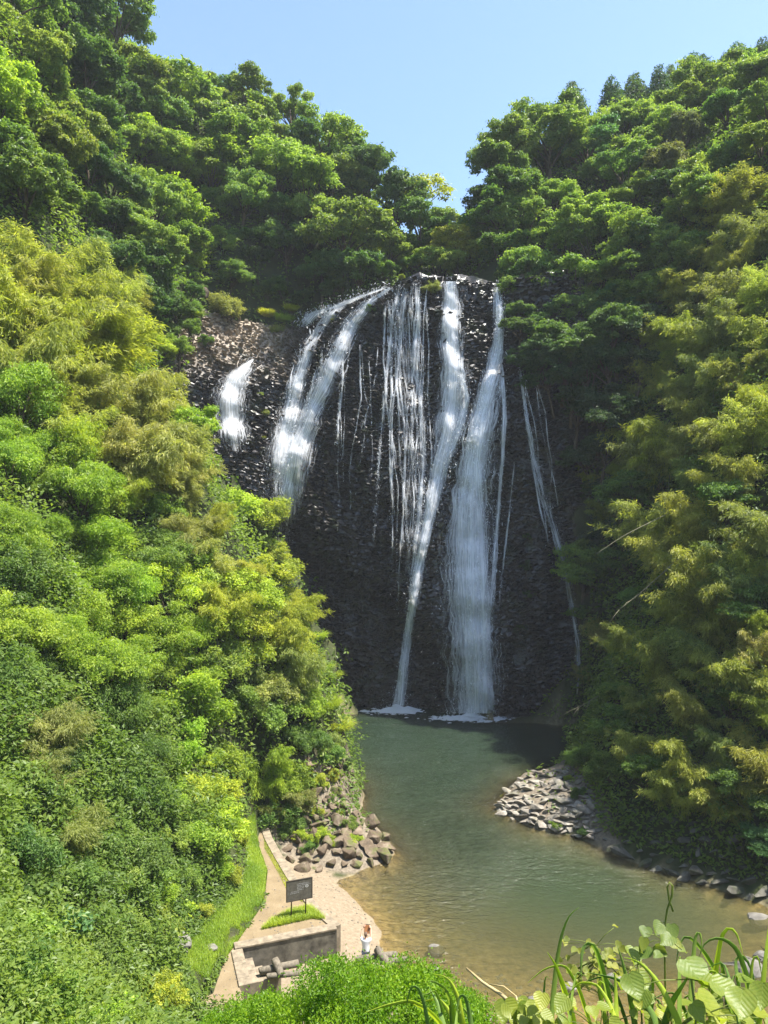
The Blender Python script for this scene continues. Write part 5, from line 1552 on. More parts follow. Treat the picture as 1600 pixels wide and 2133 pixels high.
n4_ = scatter_rocks(rb, [(1235, 1760), (1240, 1690), (1330, 1690), (1450, 1710), (1600, 1760), (1600, 1880), (1450, 1838), (1330, 1806)], 26, 0.85, bb_, 6, 0.8, 0.45, yaw=0.2, aspect=(1.25, 0.9, 0.9))
print("rocks", n1_, n2_, n3_, n4_)

gst = [boulder_mesh(560 + i, M['stone_grey'], (1.1, 0.9, 0.7), 22, 0.06) for i in range(6)]
def boulder(px, py, wpx, label, z=0.0, flat=0.7, rz=0.0, i=[0], Y=None, sx=1.2):
    Y = Y or (CAMZ - z) * F / (py - CY)
    w = px2w(px, py, Y)
    o = link("boulder", gst[i[0] % 6])
    i[0] += 1
    s = wpx * Y / F
    g = float(TZ(w.x, w.y))
    top = max(w.z, g) + 0.28 * s * flat
    bot = g - 0.12 * s
    hz = max(s * flat, (top - bot) * 1.35)
    o.location = (w.x, w.y, (top + bot) / 2)
    o.rotation_euler = (0.05, 0.03, rz)
    o.scale = (s * sx / 1.1, s * 0.9, hz)
    tag(o, label, "boulder", "loose stones by the water")
boulder(906, 1968, 40, "small pale stone standing alone in the shallow water", 0.02, 0.42)
boulder(905, 2016, 30, "small stone at the water's edge right of the bush top", 0.02, 0.6)
boulder(1190, 2052, 46, "rounded pale stone behind the upright grass blade", 0.05, 0.6, 0.4)
boulder(1118, 2082, 54, "long flat grey stone in the shallows beside the dry stalk", 0.05, 0.4, 0.2)
boulder(1075, 2120, 40, "grey stone at the bottom edge left of the vine leaves", 0.05, 0.6)
boulder(1018, 2118, 24, "little stone at the bottom edge by the dry stalk", 0.05, 0.6)
boulder(1005, 2090, 22, "little round stone right of the clipped bush", 0.05, 0.6)
boulder(1280, 2030, 44, "stone half hidden by the yellow leaved seedling", 0.1, 0.5)
boulder(1465, 2000, 50, "flat stone behind the big round vine leaf", 0.1, 0.5)
boulder(1565, 2012, 80, "large blue grey boulder in shade at the right edge", 0.2, 0.75, 0.3)
boulder(1590, 1985, 40, "smaller grey boulder above the large one at the right edge", 0.2, 0.7)
boulder(1525, 2065, 60, "blue grey boulder behind the arching grass on the right", 0.1, 0.5)
boulder(1580, 1905, 60, "low dark stone at the foot of the right bank", 0.1, 0.4)
boulder(372, 2038, 70, "slanted grey boulder on the grass beside the path", 1.75, 0.6, -0.6)
boulder(440, 1998, 30, "grey stone in the grass left of the steps", 1.75, 0.8)
# small gravel on the near bed
rg = rng_(33)
pts = []
for _ in range(900):
    x, y = rg.uniform(1.0, 14), rg.uniform(28.2, 34)
    z = float(TZ(x, y))
    if -0.5 < z < 0.5:
        pts.append((x, y, z, 0.05 + 0.16 * rg.random() ** 3))
vs, fs = [], []
for x, y, z, s in pts:
    b = gst[int(rg.integers(6))]
    co = np.array([v.co for v in b.vertices]) * [s * 2, s * 1.6, s * 1.1]
    a = rg.uniform(0, 6.28)
    R_ = np.array([[math.cos(a), -math.sin(a), 0], [math.sin(a), math.cos(a), 0], [0, 0, 1]])
    n0 = len(vs)
    vs += (co @ R_.T + [x, y, z]).tolist()
    fs += [tuple(n0 + i for i in p.vertices) for p in b.polygons]
me = bpy.data.meshes.new("gravel"); me.from_pydata(vs, [], fs); me.materials.append(M['stone_grey'])
stuff(link("gravel", me), "loose gravel in the shallow outflow")

# rock at the far left end of the ledge
o = link("boulder", boulder_mesh(590, M['sunny_rock'], (0.8, 0.8, 1.4), 20))
w = px2w(428, 612, 77.5)
o.location = w
o.scale = (1.3, 1.2, 1.25)
tag(o, "upright mossy boulder at the left end of the dry ledge", "boulder")

# fallen leaves and pebbles on the path and beach
rg = rng_(88)
vs, fs = [], []
for poly, n_, zf in ((PATH, 170, None), (BEACH, 200, 0)):
    P_ = np.array(poly)
    k_ = 0
    while k_ < n_:
        x, y = rg.uniform(P_[:, 0].min(), P_[:, 0].max()), rg.uniform(P_[:, 1].min(), P_[:, 1].max())
        if not inpoly(np.array([x]), np.array([y]), poly)[0] or (zf is not None and inpoly(np.array([x]), np.array([y]), PATH)[0]):
            continue
        k_ += 1
        z = Z_PATH + 0.004 if zf is None else float(TZ(x, y)) + 0.01
        r = rg.uniform(0.02, 0.075)
        a = rg.uniform(0, 6.28)
        n0 = len(vs)
        for j in range(5):
            b = a + j * 2 * math.pi / 5
            vs.append((x + math.cos(b) * r * rg.uniform(0.6, 1.2), y + math.sin(b) * r * rg.uniform(0.6, 1.2), z))
        vs.append((x, y, z + r * rg.uniform(0.2, 0.7)))
        fs += [(n0 + j, n0 + (j + 1) % 5, n0 + 5) for j in range(5)]
me = bpy.data.meshes.new("litter"); me.from_pydata(vs, [], fs); me.materials.append(M['log'])
stuff(link("litter", me), "dry leaves and pebbles scattered on path and beach")

# grass beside the path
def grass_patch(name, poly, n, L, W, seed, tint, z, label, bend=0.7):
    rg = rng_(seed)
    P = np.array(poly)
    b = []
    while len(b) < n:
        x = rg.uniform(P[:, 0].min(), P[:, 0].max(), n)
        y = rg.uniform(P[:, 1].min(), P[:, 1].max(), n)
        ok = inpoly(x, y, poly)
        b += list(zip(x[ok], y[ok]))
    b = np.array(b[:n])
    zz = np.maximum(TZ(b[:, 0], b[:, 1]), z if z is not None else -9)
    base = np.concatenate([b, zz[:, None] - 0.03], 1)
    a = rg.uniform(0, 2 * math.pi, n)
    d = np.stack([np.cos(a), np.sin(a), 0 * a], -1)
    vs, fs = blades(rg, base, d, L * rg.uniform(0.5, 1.3, n), W, 3, bend)
    tone = np.repeat(np.clip(0.3 + 0.5 * vnoise(b[:, 0], b[:, 1], 0, seed) + rg.normal(0, 0.15, n), 0, 1), 3)
    o = link(name, np_mesh(name, vs, fs, 4, M['blade'], tone=tone))
    o.color = (*G[tint], 1)
    stuff(o, label)
grass_patch("grass", [(-5.7, 33.0), (-3.4, 33.9), (-2.75, 33.75), (-3.6, 34.9), (-4.5, 34.6), (-5.3, 33.8)], 5000, 0.30, 0.018, 1, 'lm', Z0, "grass at the foot of the notice board")
grass_patch("grass", VERGE, 26000, 0.26, 0.02, 2, 'br', 1.5, "grass verge along the left of the path")
grass_patch("grass", [(-7.2, 42.6), (-6.3, 40.4), (-5.5, 38.6), (-4.4, 36.3), (-4.0, 35.3), (-4.8, 36.0), (-5.6, 38.0), (-6.9, 41)], 4500, 0.10, 0.014, 3, 'ye', Z0, "sparse grass along the inner edge of the kerb")
row("on the sunlit boulders of the left shore", "plants on the left shore rocks", [(605, 1650, 32, 'bamboo', 'ol'), (655, 1625, 13, 'shrub', 'lm'), (688, 1618, 15, 'shrub', 'ye'), (630, 1740, 15, 'shrub', 'lm'), (662, 1700, 14, 'shrub', 'ye'), (700, 1690, 13, 'tuft', 'ye'), (725, 1725, 13, 'shrub', 'lt'), (665, 1750, 15, 'shrub', 'lm'), (660, 1798, 14, 'tuft', 'gr'), (640, 1690, 16, 'tuft', 'lm'), (715, 1705, 15, 'tuft', 'ye'), (690, 1720, 14, 'tuft', 'lm'), (735, 1745, 11, 'shrub', 'lm'), (640, 1770, 12, 'shrub', 'gr'), (690, 1760, 12, 'shrub', 'lm'), (610, 1720, 20, 'shrub', 'gr'), (625, 1660, 18, 'shrub', 'br'), (700, 1650, 13, 'shrub', 'ol'), (718, 1600, 16, 'shrub', 'md'), (680, 1580, 20, 'shrub', 'gr')], sink=0.3)
row("on the pale spit of the right shore", "plants on the right shore rocks", [(1048, 1655, 9, 'tuft', 'ye'), (1063, 1678, 9, 'tuft', 'ye'), (1095, 1688, 8, 'tuft', 'lm'), (1160, 1715, 16, 'shrub', 'br'), (1188, 1618, 13, 'shrub', 'lm'), (1215, 1735, 14, 'shrub', 'md'), (1215, 1660, 20, 'shrub', 'md')], sink=0.3)

# ------------------------------------------------------------------ clipped bush below the viewpoint
def near_bush():
    rg = rng_(41)
    root = bpy.data.objects.new("bush", None)
    COL.objects.link(root)
    Y = 9.4
    c0 = px2w(735, 2110, Y)
    root.location = (c0.x, c0.y, float(TZ(c0.x, c0.y)))
    tag(root, "dense bright green bush with tiny leaves at the bottom centre", "bush")
    C, rc = [], []
    for i in range(260):
        px = rg.uniform(430, 1010)
        top = np.interp(px, [420, 480, 560, 640, 700, 760, 830, 900, 960, 1010], [2140, 2105, 2072, 2030, 2000, 2004, 2010, 2012, 2050, 2085])
        py = top + 22 + rg.random() ** 1.3 * 260
        w = px2w(px, py, Y + rg.uniform(-0.9, 0.9) - (py - top) * 0.004)
        C.append(w - root.location)
        rc.append(rg.uniform(0.16, 0.30))
    C, rc = np.array(C), np.array(rc)
    vs, fs, tone = clump_leaves(rg, C, rc, 120000, 0.046, 0.020, -0.45, 0.85, 0.5, 0.6)
    o = link("foliage", np_mesh("foliage", vs, fs, 4, M['leaf_soft'], tone=tone), root)
    o.color = (0.15, 0.27, 0.014, 1)
    mb = MB()
    for c in C[::6]:
        e = Vector(c)
        s = Vector((e.x * 0.7, e.y * 0.7, -0.3))
        mb.tube([s, s.lerp(e, 0.5) + Vector((0, 0, 0.1)), e], [0.018, 0.012, 0.004], 5)
    link("stems", mb.me("stems", M['bark'], True), root)
near_bush()

# ------------------------------------------------------------------ grass, vine and stalks right in front
def near_blade(pts, wpx, Y, label, tint='lt', seed=0):
    rg = rng_(seed + 2000)
    P = smooth_path([(a, b, 0) for a, b in pts], 26)
    n = len(P)
    t = np.linspace(0, 1, n)
    Yv = Y + 0.10 * np.sin(t * 2.2 + seed)
    w = wpx * Y / F * 0.5 * np.minimum(1, 1.15 * (1 - t ** 2.6) + 0.04)
    W3 = np.array([px2w(a, b, y) for (a, b, _), y in zip(P, Yv)])
    tg = nrm(np.gradient(W3, axis=0))
    side = nrm(np.cross(tg, [0.25 * math.sin(seed), 1.0, 0.15]))
    dep = nrm(np.cross(side, tg))
    L, C, R = W3 - side * w[:, None], W3 + dep * (w * 0.45)[:, None], W3 + side * w[:, None]
    vs = np.stack([L, C, R], 1)
    vs = np.concatenate([vs, vs - (dep * 0.0012)[:, None, :]], 1)      # 6 per station: a thin blade with two faces
    i0 = np.arange(n - 1) * 6
    fs = []
    for a, b in ((0, 1), (1, 2), (4, 3), (5, 4), (2, 5), (3, 0)):
        fs.append(np.stack([i0 + a, i0 + b, i0 + b + 6, i0 + a + 6], -1))
    fs = np.concatenate(fs)
    base = Vector(W3[0])
    g = float(TZ(base.x, base.y))
    me = np_mesh("reed_grass", vs.reshape(-1, 3), fs, 4, M['blade'], tone=np.full(len(fs), 0.5 + rg.uniform(-.15, .15)), smooth=True)
    o = link("reed_grass", me)
    o.color = (*[c * 1.2 for c in G[tint]], 1)
    tag(o, label, "grass", "long grass blades in front of the camera")
BL = [
    ([(1145, 2240), (1150, 2100), (1160, 2000), (1170, 1945), (1185, 1905), (1206, 1890)], 11, 3.0, "tall lone blade curving right at its tip, leftmost of the right group"),
    ([(1215, 2240), (1190, 2110), (1172, 2050), (1158, 2010), (1140, 1983)], 15, 2.8, "broad blade leaning left beside the tall lone one"),
    ([(1300, 2240), (1278, 2120), (1258, 2030), (1242, 1975), (1228, 1958), (1214, 1968), (1210, 2010), (1211, 2050)], 12, 3.0, "blade folded over to the left above the seedling"),
    ([(1335, 2240), (1322, 2130), (1308, 2050), (1296, 2000), (1285, 1967)], 12, 2.9, "straight pointed blade leaning slightly left"),
    ([(1450, 2240), (1410, 2120), (1380, 2060), (1350, 2020), (1325, 2000), (1300, 1994)], 13, 2.7, "long blade sweeping left in front of the big leaf"),
    ([(1380, 2240), (1365, 2120), (1330, 2070), (1290, 2040), (1225, 2025)], 12, 2.8, "low blade sweeping far to the left"),
    ([(1432, 2240), (1438, 2110), (1443, 2010), (1448, 1950), (1454, 1934), (1461, 1945), (1462, 1985)], 13, 2.8, "upright blade with its tip bent sharply down, left of the tall arch"),
    ([(1474, 2240), (1482, 2110), (1492, 2010), (1502, 1950), (1515, 1928), (1532, 1935), (1543, 1970), (1548, 1990)], 12, 2.9, "tallest arching blade bending over to the right"),
    ([(1570, 2240), (1530, 2110), (1495, 2030), (1465, 1980), (1440, 1952), (1424, 1946), (1414, 1970), (1408, 2010)], 11, 3.1, "blade arching left over the vine leaves"),
    ([(1590, 2240), (1568, 2100), (1552, 2020), (1535, 1975), (1510, 1955), (1485, 1952), (1465, 1965), (1456, 1995)], 12, 3.0, "wide arch bending left near the right edge"),
    ([(1575, 2240), (1582, 2120), (1592, 2020), (1602, 1930), (1612, 1880)], 12, 2.8, "straight blade cut by the right edge of the picture"),
    ([(1560, 2240), (1548, 2110), (1535, 2030), (1530, 1995), (1540, 1984), (1558, 2000), (1572, 2040), (1576, 2090)], 9, 3.1, "narrow blade drooping right below the wide arch"),
    ([(1480, 2240), (1465, 2140), (1445, 2095), (1430, 2070)], 12, 2.7, "short blade in front of the vine leaves"),
    ([(1270, 2240), (1262, 2130), (1250, 2070), (1246, 2045), (1255, 2040), (1268, 2100)], 11, 2.8, "short blade bent double under the folded one"),
    ([(1410, 2240), (1385, 2130), (1400, 2085), (1430, 2040), (1440, 2020)], 15, 2.7, "pale blade crossing the big leaf to the right"),
    ([(950, 2240), (945, 2140), (940, 2085), (925, 2055), (895, 2040), (890, 2045)], 13, 3.2, "arching blade at the left of the left group"),
    ([(975, 2240), (965, 2140), (955, 2080), (940, 2045), (920, 2030), (905, 2030)], 12, 3.2, "taller arching blade in the middle of the left group"),
    ([(940, 2240), (925, 2140), (912, 2090), (893, 2055)], 12, 3.1, "straight blade leaning left in the left group"),
    ([(985, 2240), (985, 2150), (975, 2110), (960, 2095)], 11, 3.1, "short blade at the right of the left group"),
]
rgb_ = rng_(606)
for k in range(26):
    xb = rgb_.uniform(1120, 1600) if k < 20 else rgb_.uniform(900, 990)
    hgt = rgb_.uniform(50, 150) if k < 20 else rgb_.uniform(30, 80)
    ln_ = rgb_.normal(0, 45)
    tp = 2133 - hgt
    pts = [(xb, 2240), (xb + ln_ * 0.25, 2133), (xb + ln_ * 0.5, 2133 - hgt * 0.6), (xb + ln_ * 0.8, tp), (xb + ln_ * 1.25, tp + rgb_.uniform(-6, 16)), (xb + ln_ * 1.6, tp + rgb_.uniform(5, 50))]
    BL.append((pts, rgb_.uniform(7, 12), rgb_.uniform(2.6, 3.3), "short green grass blade low among the vine leaves" if k < 20 else "short green grass blade in the left group"))
for i, (p, w, y, lb) in enumerate(BL):
    near_blade(p, w, y, lb, ('lt', 'lm', 'gr')[i % 3], i)

def vine_mat():
    m = leaf_mat('vine leaf', trans=0.5, rough=0.42, spec=0.4, var=0.6, yellow=0.05)
    nt = m.node_tree
    hs = next(n for n in nt.nodes if n.bl_idname == 'ShaderNodeHueSaturation')
    uv = N(nt, "ShaderNodeUVMap").outputs[0]
    sp = N(nt, "ShaderNodeSeparateXYZ")
    nt.links.new(uv, sp.inputs[0])
    au = math_(nt, 'ABSOLUTE', sp.outputs[0])
    side = math_(nt, 'PINGPONG', math_(nt, 'SUBTRACT', math_(nt, 'MULTIPLY', sp.outputs[1], 6.0), math_(nt, 'MULTIPLY', au, 5.0)), 0.5)
    v1 = math_(nt, 'LESS_THAN', side, 0.06)
    v2 = math_(nt, 'LESS_THAN', au, 0.016)
    vein = math_(nt, 'MAXIMUM', v1, v2)
    blot = noise(nt, uv, 5.0, 5, 0.65)
    src = hs.inputs["Color"].links[0].from_socket
    c = mixc(nt, ramp(nt, blot, [(0.35, 0.0), (0.75, 0.5)]), src, (0.30, 0.32, 0.05))
    c = mixc(nt, math_(nt, 'MULTIPLY', vein, 0.16), c, (0.34, 0.42, 0.14))
    nt.links.new(c, hs.inputs["Color"])
    bn = bump(nt, math_(nt, 'ADD', side, blot), 0.35, 0.004)
    for n in nt.nodes:
        if n.bl_idname in ('ShaderNodeBsdfPrincipled', 'ShaderNodeBsdfTranslucent'):
            nt.links.new(bn, n.inputs["Normal"])
    M['vine_leaf'] = m
vine_mat()
LEAF_OUT = [(0, 0), (0.20, -0.06), (0.40, 0.04), (0.52, 0.24), (0.50, 0.45), (0.38, 0.68), (0.2, 0.90), (0, 1.08)]
LEAF_MID = [0.0, 0.08, 0.18, 0.34, 0.5, 0.72, 0.92, 1.08]
LEAF_UV = np.array([p for (x, y), m in zip(LEAF_OUT, LEAF_MID) for p in ((-x, y), (0, m), (x, y))])

def vine_leaf(mb_v, mb_f, c, nv, up, size, rg, lobes=0.0):
    """rounded vine leaf with a folded midrib; appends to lists"""
    nv = nv.normalized()
    up = (up - nv * up.dot(nv)).normalized()
    sd = up.cross(nv)
    n0 = len(mb_v)
    out, mid = LEAF_OUT, LEAF_MID
    wav = rg.uniform(0, 6)
    cup = rg.uniform(0.05, 0.2)
    for (x, y), m_ in zip(out, mid):
        wv = 0.05 * math.sin(wav + y * 6) + rg.normal(0, 0.012) - 0.16 * y * y
        mb_v.append(tuple(c + (sd * (-x) + up * y + nv * (cup * x + wv)) * size))
        mb_v.append(tuple(c + (up * m_ - nv * (0.03 * math.sin(m_ * 3) + 0.16 * m_ * m_)) * size))
        mb_v.append(tuple(c + (sd * x + up * y + nv * (cup * x - wv)) * size))
    for i in range(7):
        a = n0 + i * 3
        mb_f.append((a, a + 1, a + 4, a + 3))
        mb_f.append((a + 1, a + 2, a + 5, a + 4))

def leaf_plant(name, label, cat, spots, stem_pts, tint, seed, Y, group=None, tilt=(0.0, -0.55, 0.8), stem_r=0.004):
    """spots: (px, py, size px)"""
    rg = rng_(seed)
    root = bpy.data.objects.new(name, None)
    COL.objects.link(root)
    b = px2w(stem_pts[0][0], stem_pts[0][1], Y)
    root.location = b
    tag(root, label, cat, group)
    for px, py, sz in spots:
        y = Y + rg.uniform(-0.25, 0.2)
        c = px2w(px, py, y) - b
        v, f = [], []
        nv = Vector(tilt) + Vector(rg.normal(0, 0.35, 3))
        up = Vector((rg.normal(0, 0.7), -0.3, -0.7))
        s = sz * y / F
        vine_leaf(v, f, c - up.normalized() * s * 0.5, nv, up, s, rg)
        me = np_mesh("leaf", np.array(v), np.array(f), 4, M['vine_leaf'], tone=np.full(len(f), np.clip(rg.normal(0.55, 0.22), 0, 1)), smooth=True, uv=LEAF_UV)
        o = link("leaf", me, root)
        o.color = (*[c_ * 0.62 for c_ in G[tint]], 1)
    mb = MB()
    P = [px2w(a, c_, Y) - b for a, c_ in stem_pts]
    mb.tube(P, stem_r, 6)
    for px, py, sz in spots:
        c = px2w(px, py, Y) - b
        k = min(P, key=lambda q_: (q_ - c).length)
        mb.tube([k, k.lerp(c, 0.5) + Vector((0, 0, 0.01)), c], stem_r * 0.5, 5)
    st = link("stem", mb.me("stem", M['blade'], True), root)
    st.color = (0.34, 0.36, 0.08, 1)
    return root

leaf_plant("vine", "climbing vine shoot with round leaves and a curled yellow tip", "vine",
           [(1345, 1945, 26), (1370, 1935, 28), (1400, 1942, 30), (1388, 1962, 34), (1340, 1968, 28), (1376, 1978, 26), (1408, 1968, 24), (1370, 1992, 20), (1420, 1978, 18)],
           [(1384, 2200), (1386, 2060), (1384, 1960), (1386, 1920), (1390, 1895), (1400, 1865), (1401, 1845), (1395, 1838), (1390, 1848), (1394, 1875), (1402, 1898)], 'lt', 51, 2.9)
leaf_plant("vine", "big leaved vine with one huge round leaf at the lower right", "vine",
           [(1440, 2035, 64), (1478, 2052, 46), (1320, 2055, 48), (1505, 2068, 56), (1555, 2060, 45), (1590, 2075, 48), (1545, 2095, 60), (1470, 2100, 60), (1580, 2120, 60)],
           [(1440, 2230), (1450, 2120), (1440, 2040)], 'br', 52, 2.6, tilt=(-0.1, -0.25, 0.9))
rg = rng_(53)
spots = [(rg.uniform(1085, 1610), rg.uniform(2085, 2150), rg.uniform(18, 40)) for _ in range(48)]
leaf_plant("vine", "carpet of lime green vine leaves along the bottom right edge", "vine", spots, [(1090, 2170), (1250, 2150), (1400, 2150), (1600, 2150)], 'lm', 54, 2.8)
rg = rng_(55)
spots = [(1250 + rg.normal(0, 34), 2010 + rg.normal(0, 26), rg.uniform(9, 17)) for _ in range(90)]
leaf_plant("seedling", "small seedling with narrow yellow leaves behind the grass blades", "seedling", spots, [(1275, 2190), (1262, 2080), (1250, 2000), (1242, 1970)], 'ye', 56, 3.6, stem_r=0.003)
spots = [(1330 + rg.normal(0, 20), 2050 + rg.normal(0, 40), rg.uniform(26, 44)) for _ in range(10)]
leaf_plant("seedling", "leafy green shoot left of the huge vine leaf", "seedling", spots, [(1340, 2190), (1335, 2080), (1330, 2010)], 'br', 57, 3.0)
spots = [(1090 + rg.normal(0, 22), 2110 + rg.normal(0, 15), rg.uniform(26, 44)) for _ in range(14)]
leaf_plant("seedling", "broad lime leaves at the bottom edge below the dry stalk", "seedling", spots, [(1095, 2190), (1090, 2110), (1088, 2080)], 'lm', 58, 3.0)

mb = MB()
mb.tube([px2w(972, 2017, 4.4), px2w(1005, 2046, 4.2), px2w(1045, 2072, 4.0), px2w(1085, 2105, 3.8)], [0.006, 0.008, 0.010, 0.011], 6)
mb.tube([px2w(1018, 2050, 4.1), px2w(1050, 2055, 4.0), px2w(1075, 2075, 3.9), px2w(1083, 2100, 3.8)], [0.003, 0.004, 0.004, 0.004], 5)
mb.tube([px2w(1085, 2105, 3.8), px2w(1120, 2180, 3.6)], [0.011, 0.012], 6)
tag(link("dry_stalk", mb.me("dry_stalk", M['dry_stalk_mat'], True)), "dry straw coloured stalk slanting over the shallows", "stalk")

# bare bamboo stalks on the right bank
def stalk(pts, Y, label, seed, twigs=0):
    rg = rng_(seed)
    mb = MB()
    P = smooth_path([(a, b, 0) for a, b in pts], 14)
    W3 = [px2w(a, b, Y + 1.5 * t) for (a, b, _), t in zip(P, np.linspace(0, 1, 14))]
    mb.tube(W3, list(np.linspace(0.012, 0.034, 14)), 6)
    for k in range(twigs):
        i = int(rg.integers(0, 7))
        d = (W3[0] - W3[5]).normalized() + Vector(rg.normal(0, 0.5, 3))
        mb.tube([W3[i], W3[i] + d * 0.5, W3[i] + d * 1.0 - Vector((0, 0, 0.15))], [0.013, 0.009, 0.005], 5)
    tag(link("bamboo_stalk", mb.me("bamboo_stalk", M['dry_culm'], True)), label, "bamboo stalk", "bare stalks on the right bank")
stalk([(1205, 1475), (1235, 1455), (1270, 1440), (1320, 1437)], 54, "pale bare branch reaching left just above the pool", 1, 9)
stalk([(1290, 1270), (1340, 1230), (1390, 1185), (1440, 1140)], 49, "long bare stalk slanting through the middle of the right bank", 2, 8)
stalk([(1240, 1155), (1300, 1115), (1370, 1080), (1440, 1048)], 50, "thin bare stalk above the pale protruding tree", 3, 0)
# ------------------------------------------------------------------ person
def skin_mesh(name, verts, edges, radii, mat, sub=2, root=0):
    me = bpy.data.meshes.new(name + "_cage")
    me.from_pydata([tuple(v) for v in verts], edges, [])
    o = bpy.data.objects.new(name + "_cage", me)
    COL.objects.link(o)
    o.modifiers.new("skin", 'SKIN').use_smooth_shade = True
    for i, r in enumerate(radii):
        me.skin_vertices[0].data[i].radius = r if hasattr(r, '__len__') else (r, r)
        me.skin_vertices[0].data[i].use_root = (i == root)
    if sub:
        mo = o.modifiers.new("sub", 'SUBSURF')
        mo.levels = mo.render_levels = sub
    dg = bpy.context.evaluated_depsgraph_get()
    dg.update()
    res = bpy.data.meshes.new_from_object(o.evaluated_get(dg))
    res.name = name
    res.materials.clear()
    res.materials.append(mat)
    bpy.data.objects.remove(o)
    return res

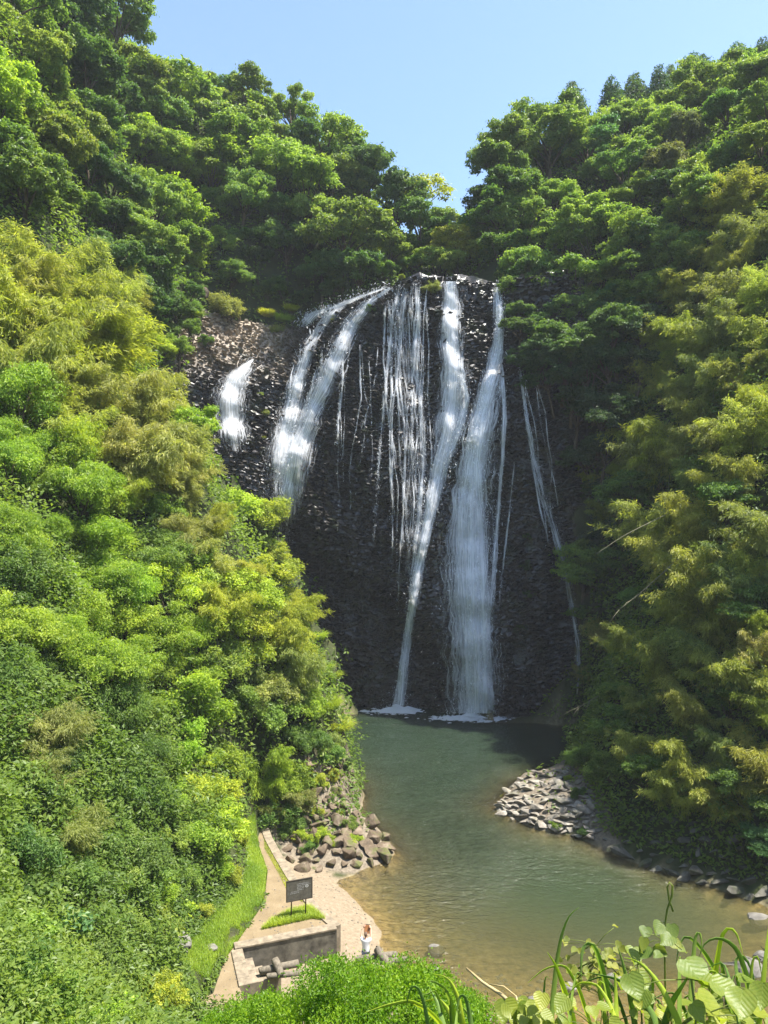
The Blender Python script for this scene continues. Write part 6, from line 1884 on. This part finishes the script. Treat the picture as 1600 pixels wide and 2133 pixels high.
def person():
    root = bpy.data.objects.new("person", None)
    COL.objects.link(root)
    Y = 31.0
    for _ in range(6):
        f = px2w(762, 2040, Y)
        gz = float(TZ(f.x, Y))
        Y = (CAMZ - gz - 1.79) * F / (1942 - CY)
    root.location = (f.x, Y, gz)
    root.rotation_euler = (0, 0, math.radians(-8))
    tag(root, "person in a white T-shirt seen from behind, raising a brown case overhead", "person")
    # x right, y away from the camera (the person looks along +y), z up
    v = [(0, 0, 0.95), (0, 0.0, 1.12), (0, 0.0, 1.30), (0, 0.0, 1.42), (0, 0.0, 1.50), (0, 0.02, 1.57),
         (-0.10, 0, 0.90), (-0.11, 0.01, 0.50), (-0.11, -0.02, 0.09), (-0.12, 0.14, 0.04),
         (0.10, 0, 0.90), (0.11, 0.01, 0.50), (0.11, -0.02, 0.09), (0.12, 0.14, 0.04),
         (-0.17, 0.0, 1.41), (-0.23, 0.10, 1.60), (-0.15, 0.24, 1.84), (-0.11, 0.26, 1.91),
         (0.17, 0.0, 1.41), (0.23, 0.10, 1.59), (0.20, 0.24, 1.83), (0.16, 0.26, 1.90)]
    e = [(0, 1), (1, 2), (2, 3), (3, 4), (4, 5), (0, 6), (6, 7), (7, 8), (8, 9), (0, 10), (10, 11), (11, 12), (12, 13), (3, 14), (14, 15), (15, 16), (16, 17), (3, 18), (18, 19), (19, 20), (20, 21)]
    r = [(0.15, 0.10), (0.135, 0.09), (0.155, 0.10), (0.12, 0.08), 0.055, 0.055, 0.085, 0.055, 0.038, 0.034, 0.085, 0.055, 0.038, 0.034,
         0.055, 0.042, 0.030, 0.034, 0.055, 0.042, 0.030, 0.034]
    # head joined to the neck
    n = len(v)
    v += [(0, 0.03, 1.66), (0, 0.035, 1.735)]
    e += [(5, n), (n, n + 1)]
    r += [(0.078, 0.09), (0.066, 0.075)]
    # nose, ears
    n = len(v)
    v += [(0, 0.135, 1.655), (-0.085, 0.03, 1.655), (0.085, 0.03, 1.655)]
    e += [(n - 2, n), (n - 2, n + 1), (n - 2, n + 2)]
    r += [0.014, 0.016, 0.016]
    # fingers
    for sx_, hv in ((-1, 17), (1, 21)):
        hx, hy, hz = v[hv]
        for k, ln in enumerate((0.06, 0.072, 0.068, 0.05)):
            n = len(v)
            v += [(hx + 0.012 * (k - 1.5) * sx_ * 0.2, hy + 0.018 * (k - 1.5), hz + 0.03), (hx - sx_ * 0.03, hy + 0.018 * (k - 1.5), hz + 0.03 + ln * 0.4), (hx - sx_ * 0.055, hy + 0.018 * (k - 1.5), hz + 0.02 + ln * 0.2)]
            e += [(hv, n), (n, n + 1), (n + 1, n + 2)]
            r += [0.011, 0.009, 0.008]
        n = len(v)
        v += [(hx - sx_ * 0.02, hy - 0.04, hz), (hx - sx_ * 0.05, hy - 0.045, hz + 0.01)]
        e += [(hv, n), (n, n + 1)]
        r += [0.012, 0.010]
    link("body", skin_mesh("body", v, e, r, M['skin'], 2), root)
    # T-shirt
    sv = [(0, 0, 0.90), (0, 0, 1.0), (0, 0.0, 1.14), (0, 0.0, 1.30), (0, 0.0, 1.43), (-0.17, 0.0, 1.43), (-0.235, 0.065, 1.54), (0.17, 0.0, 1.43), (0.235, 0.065, 1.54)]
    se = [(0, 1), (1, 2), (2, 3), (3, 4), (4, 5), (5, 6), (4, 7), (7, 8)]
    srr = [(0.185, 0.135), (0.182, 0.13), (0.168, 0.12), (0.185, 0.125), (0.135, 0.095), 0.088, 0.078, 0.088, 0.078]
    sh = link("shirt", skin_mesh("shirt", sv, se, srr, M['shirt_cloth'], 2), root)
    cu = bpy.data.curves.new("print", 'FONT')
    cu.body = "26"
    cu.size = 0.10
    cu.extrude = 0.004
    t = bpy.data.objects.new("print", cu)
    COL.objects.link(t)
    dg = bpy.context.evaluated_depsgraph_get()
    dg.update()
    me = bpy.data.meshes.new_from_object(t.evaluated_get(dg))
    bpy.data.objects.remove(t)
    me.materials.clear(); me.materials.append(M['print_ink'])
    pr = link("print", me, sh)
    pr.location = (-0.075, -0.132, 1.02)
    pr.rotation_euler = (math.radians(90), 0, 0)
    tv = [(0, 0, 0.95), (-0.10, 0, 0.88), (-0.11, 0.01, 0.50), (-0.11, -0.02, 0.08), (0.10, 0, 0.88), (0.11, 0.01, 0.50), (0.11, -0.02, 0.08)]
    te = [(0, 1), (1, 2), (2, 3), (0, 4), (4, 5), (5, 6)]
    link("trousers", skin_mesh("trousers", tv, te, [(0.165, 0.115), 0.10, 0.078, 0.062, 0.10, 0.078, 0.062], M['trouser_cloth'], 2), root)
    for sx_ in (-1, 1):
        link("shoe", skin_mesh("shoe", [(sx_ * 0.11, -0.05, 0.05), (sx_ * 0.115, 0.08, 0.045), (sx_ * 0.12, 0.18, 0.035)], [(0, 1), (1, 2)], [0.048, 0.046, 0.034], M['hair'], 1), root)
    hv = [(0, -0.005, 1.60), (0, -0.015, 1.67), (0, 0.01, 1.735), (0, 0.06, 1.765), (0, 0.10, 1.74)]
    link("hair", skin_mesh("hair", hv, [(0, 1), (1, 2), (2, 3), (3, 4)], [(0.06, 0.05), (0.082, 0.075), (0.082, 0.06), (0.07, 0.035), (0.05, 0.015)], M['hair'], 2), root)
    # the brown case held overhead is a thing of its own
    mb = MB()
    mb.box((-0.125, -0.010, -0.22), (0.125, 0.010, 0.15))
    cs = link("tablet_case", mb.me("tablet_case", M['brown_cover'], bevel=0.004))
    h = root.matrix_basis @ Vector((0.02, 0.27, 1.83))
    cs.location = Matrix.Translation(root.location) @ Matrix.Rotation(math.radians(-8), 4, 'Z') @ Vector((0.02, 0.27, 1.83))
    cs.rotation_euler = (math.radians(-22), 0, math.radians(-8))
    tag(cs, "flat brown case held up with both hands by the person in white", "case")
    mb = MB()
    for lo, hi in (((-0.132, -0.014, 0.135), (0.132, 0.014, 0.157)), ((-0.132, -0.014, -0.22), (-0.122, 0.014, 0.135)), ((0.122, -0.014, -0.22), (0.132, 0.014, 0.135))):
        mb.box(lo, hi)
    link("rim", mb.me("rim", M['log']), cs)
person()
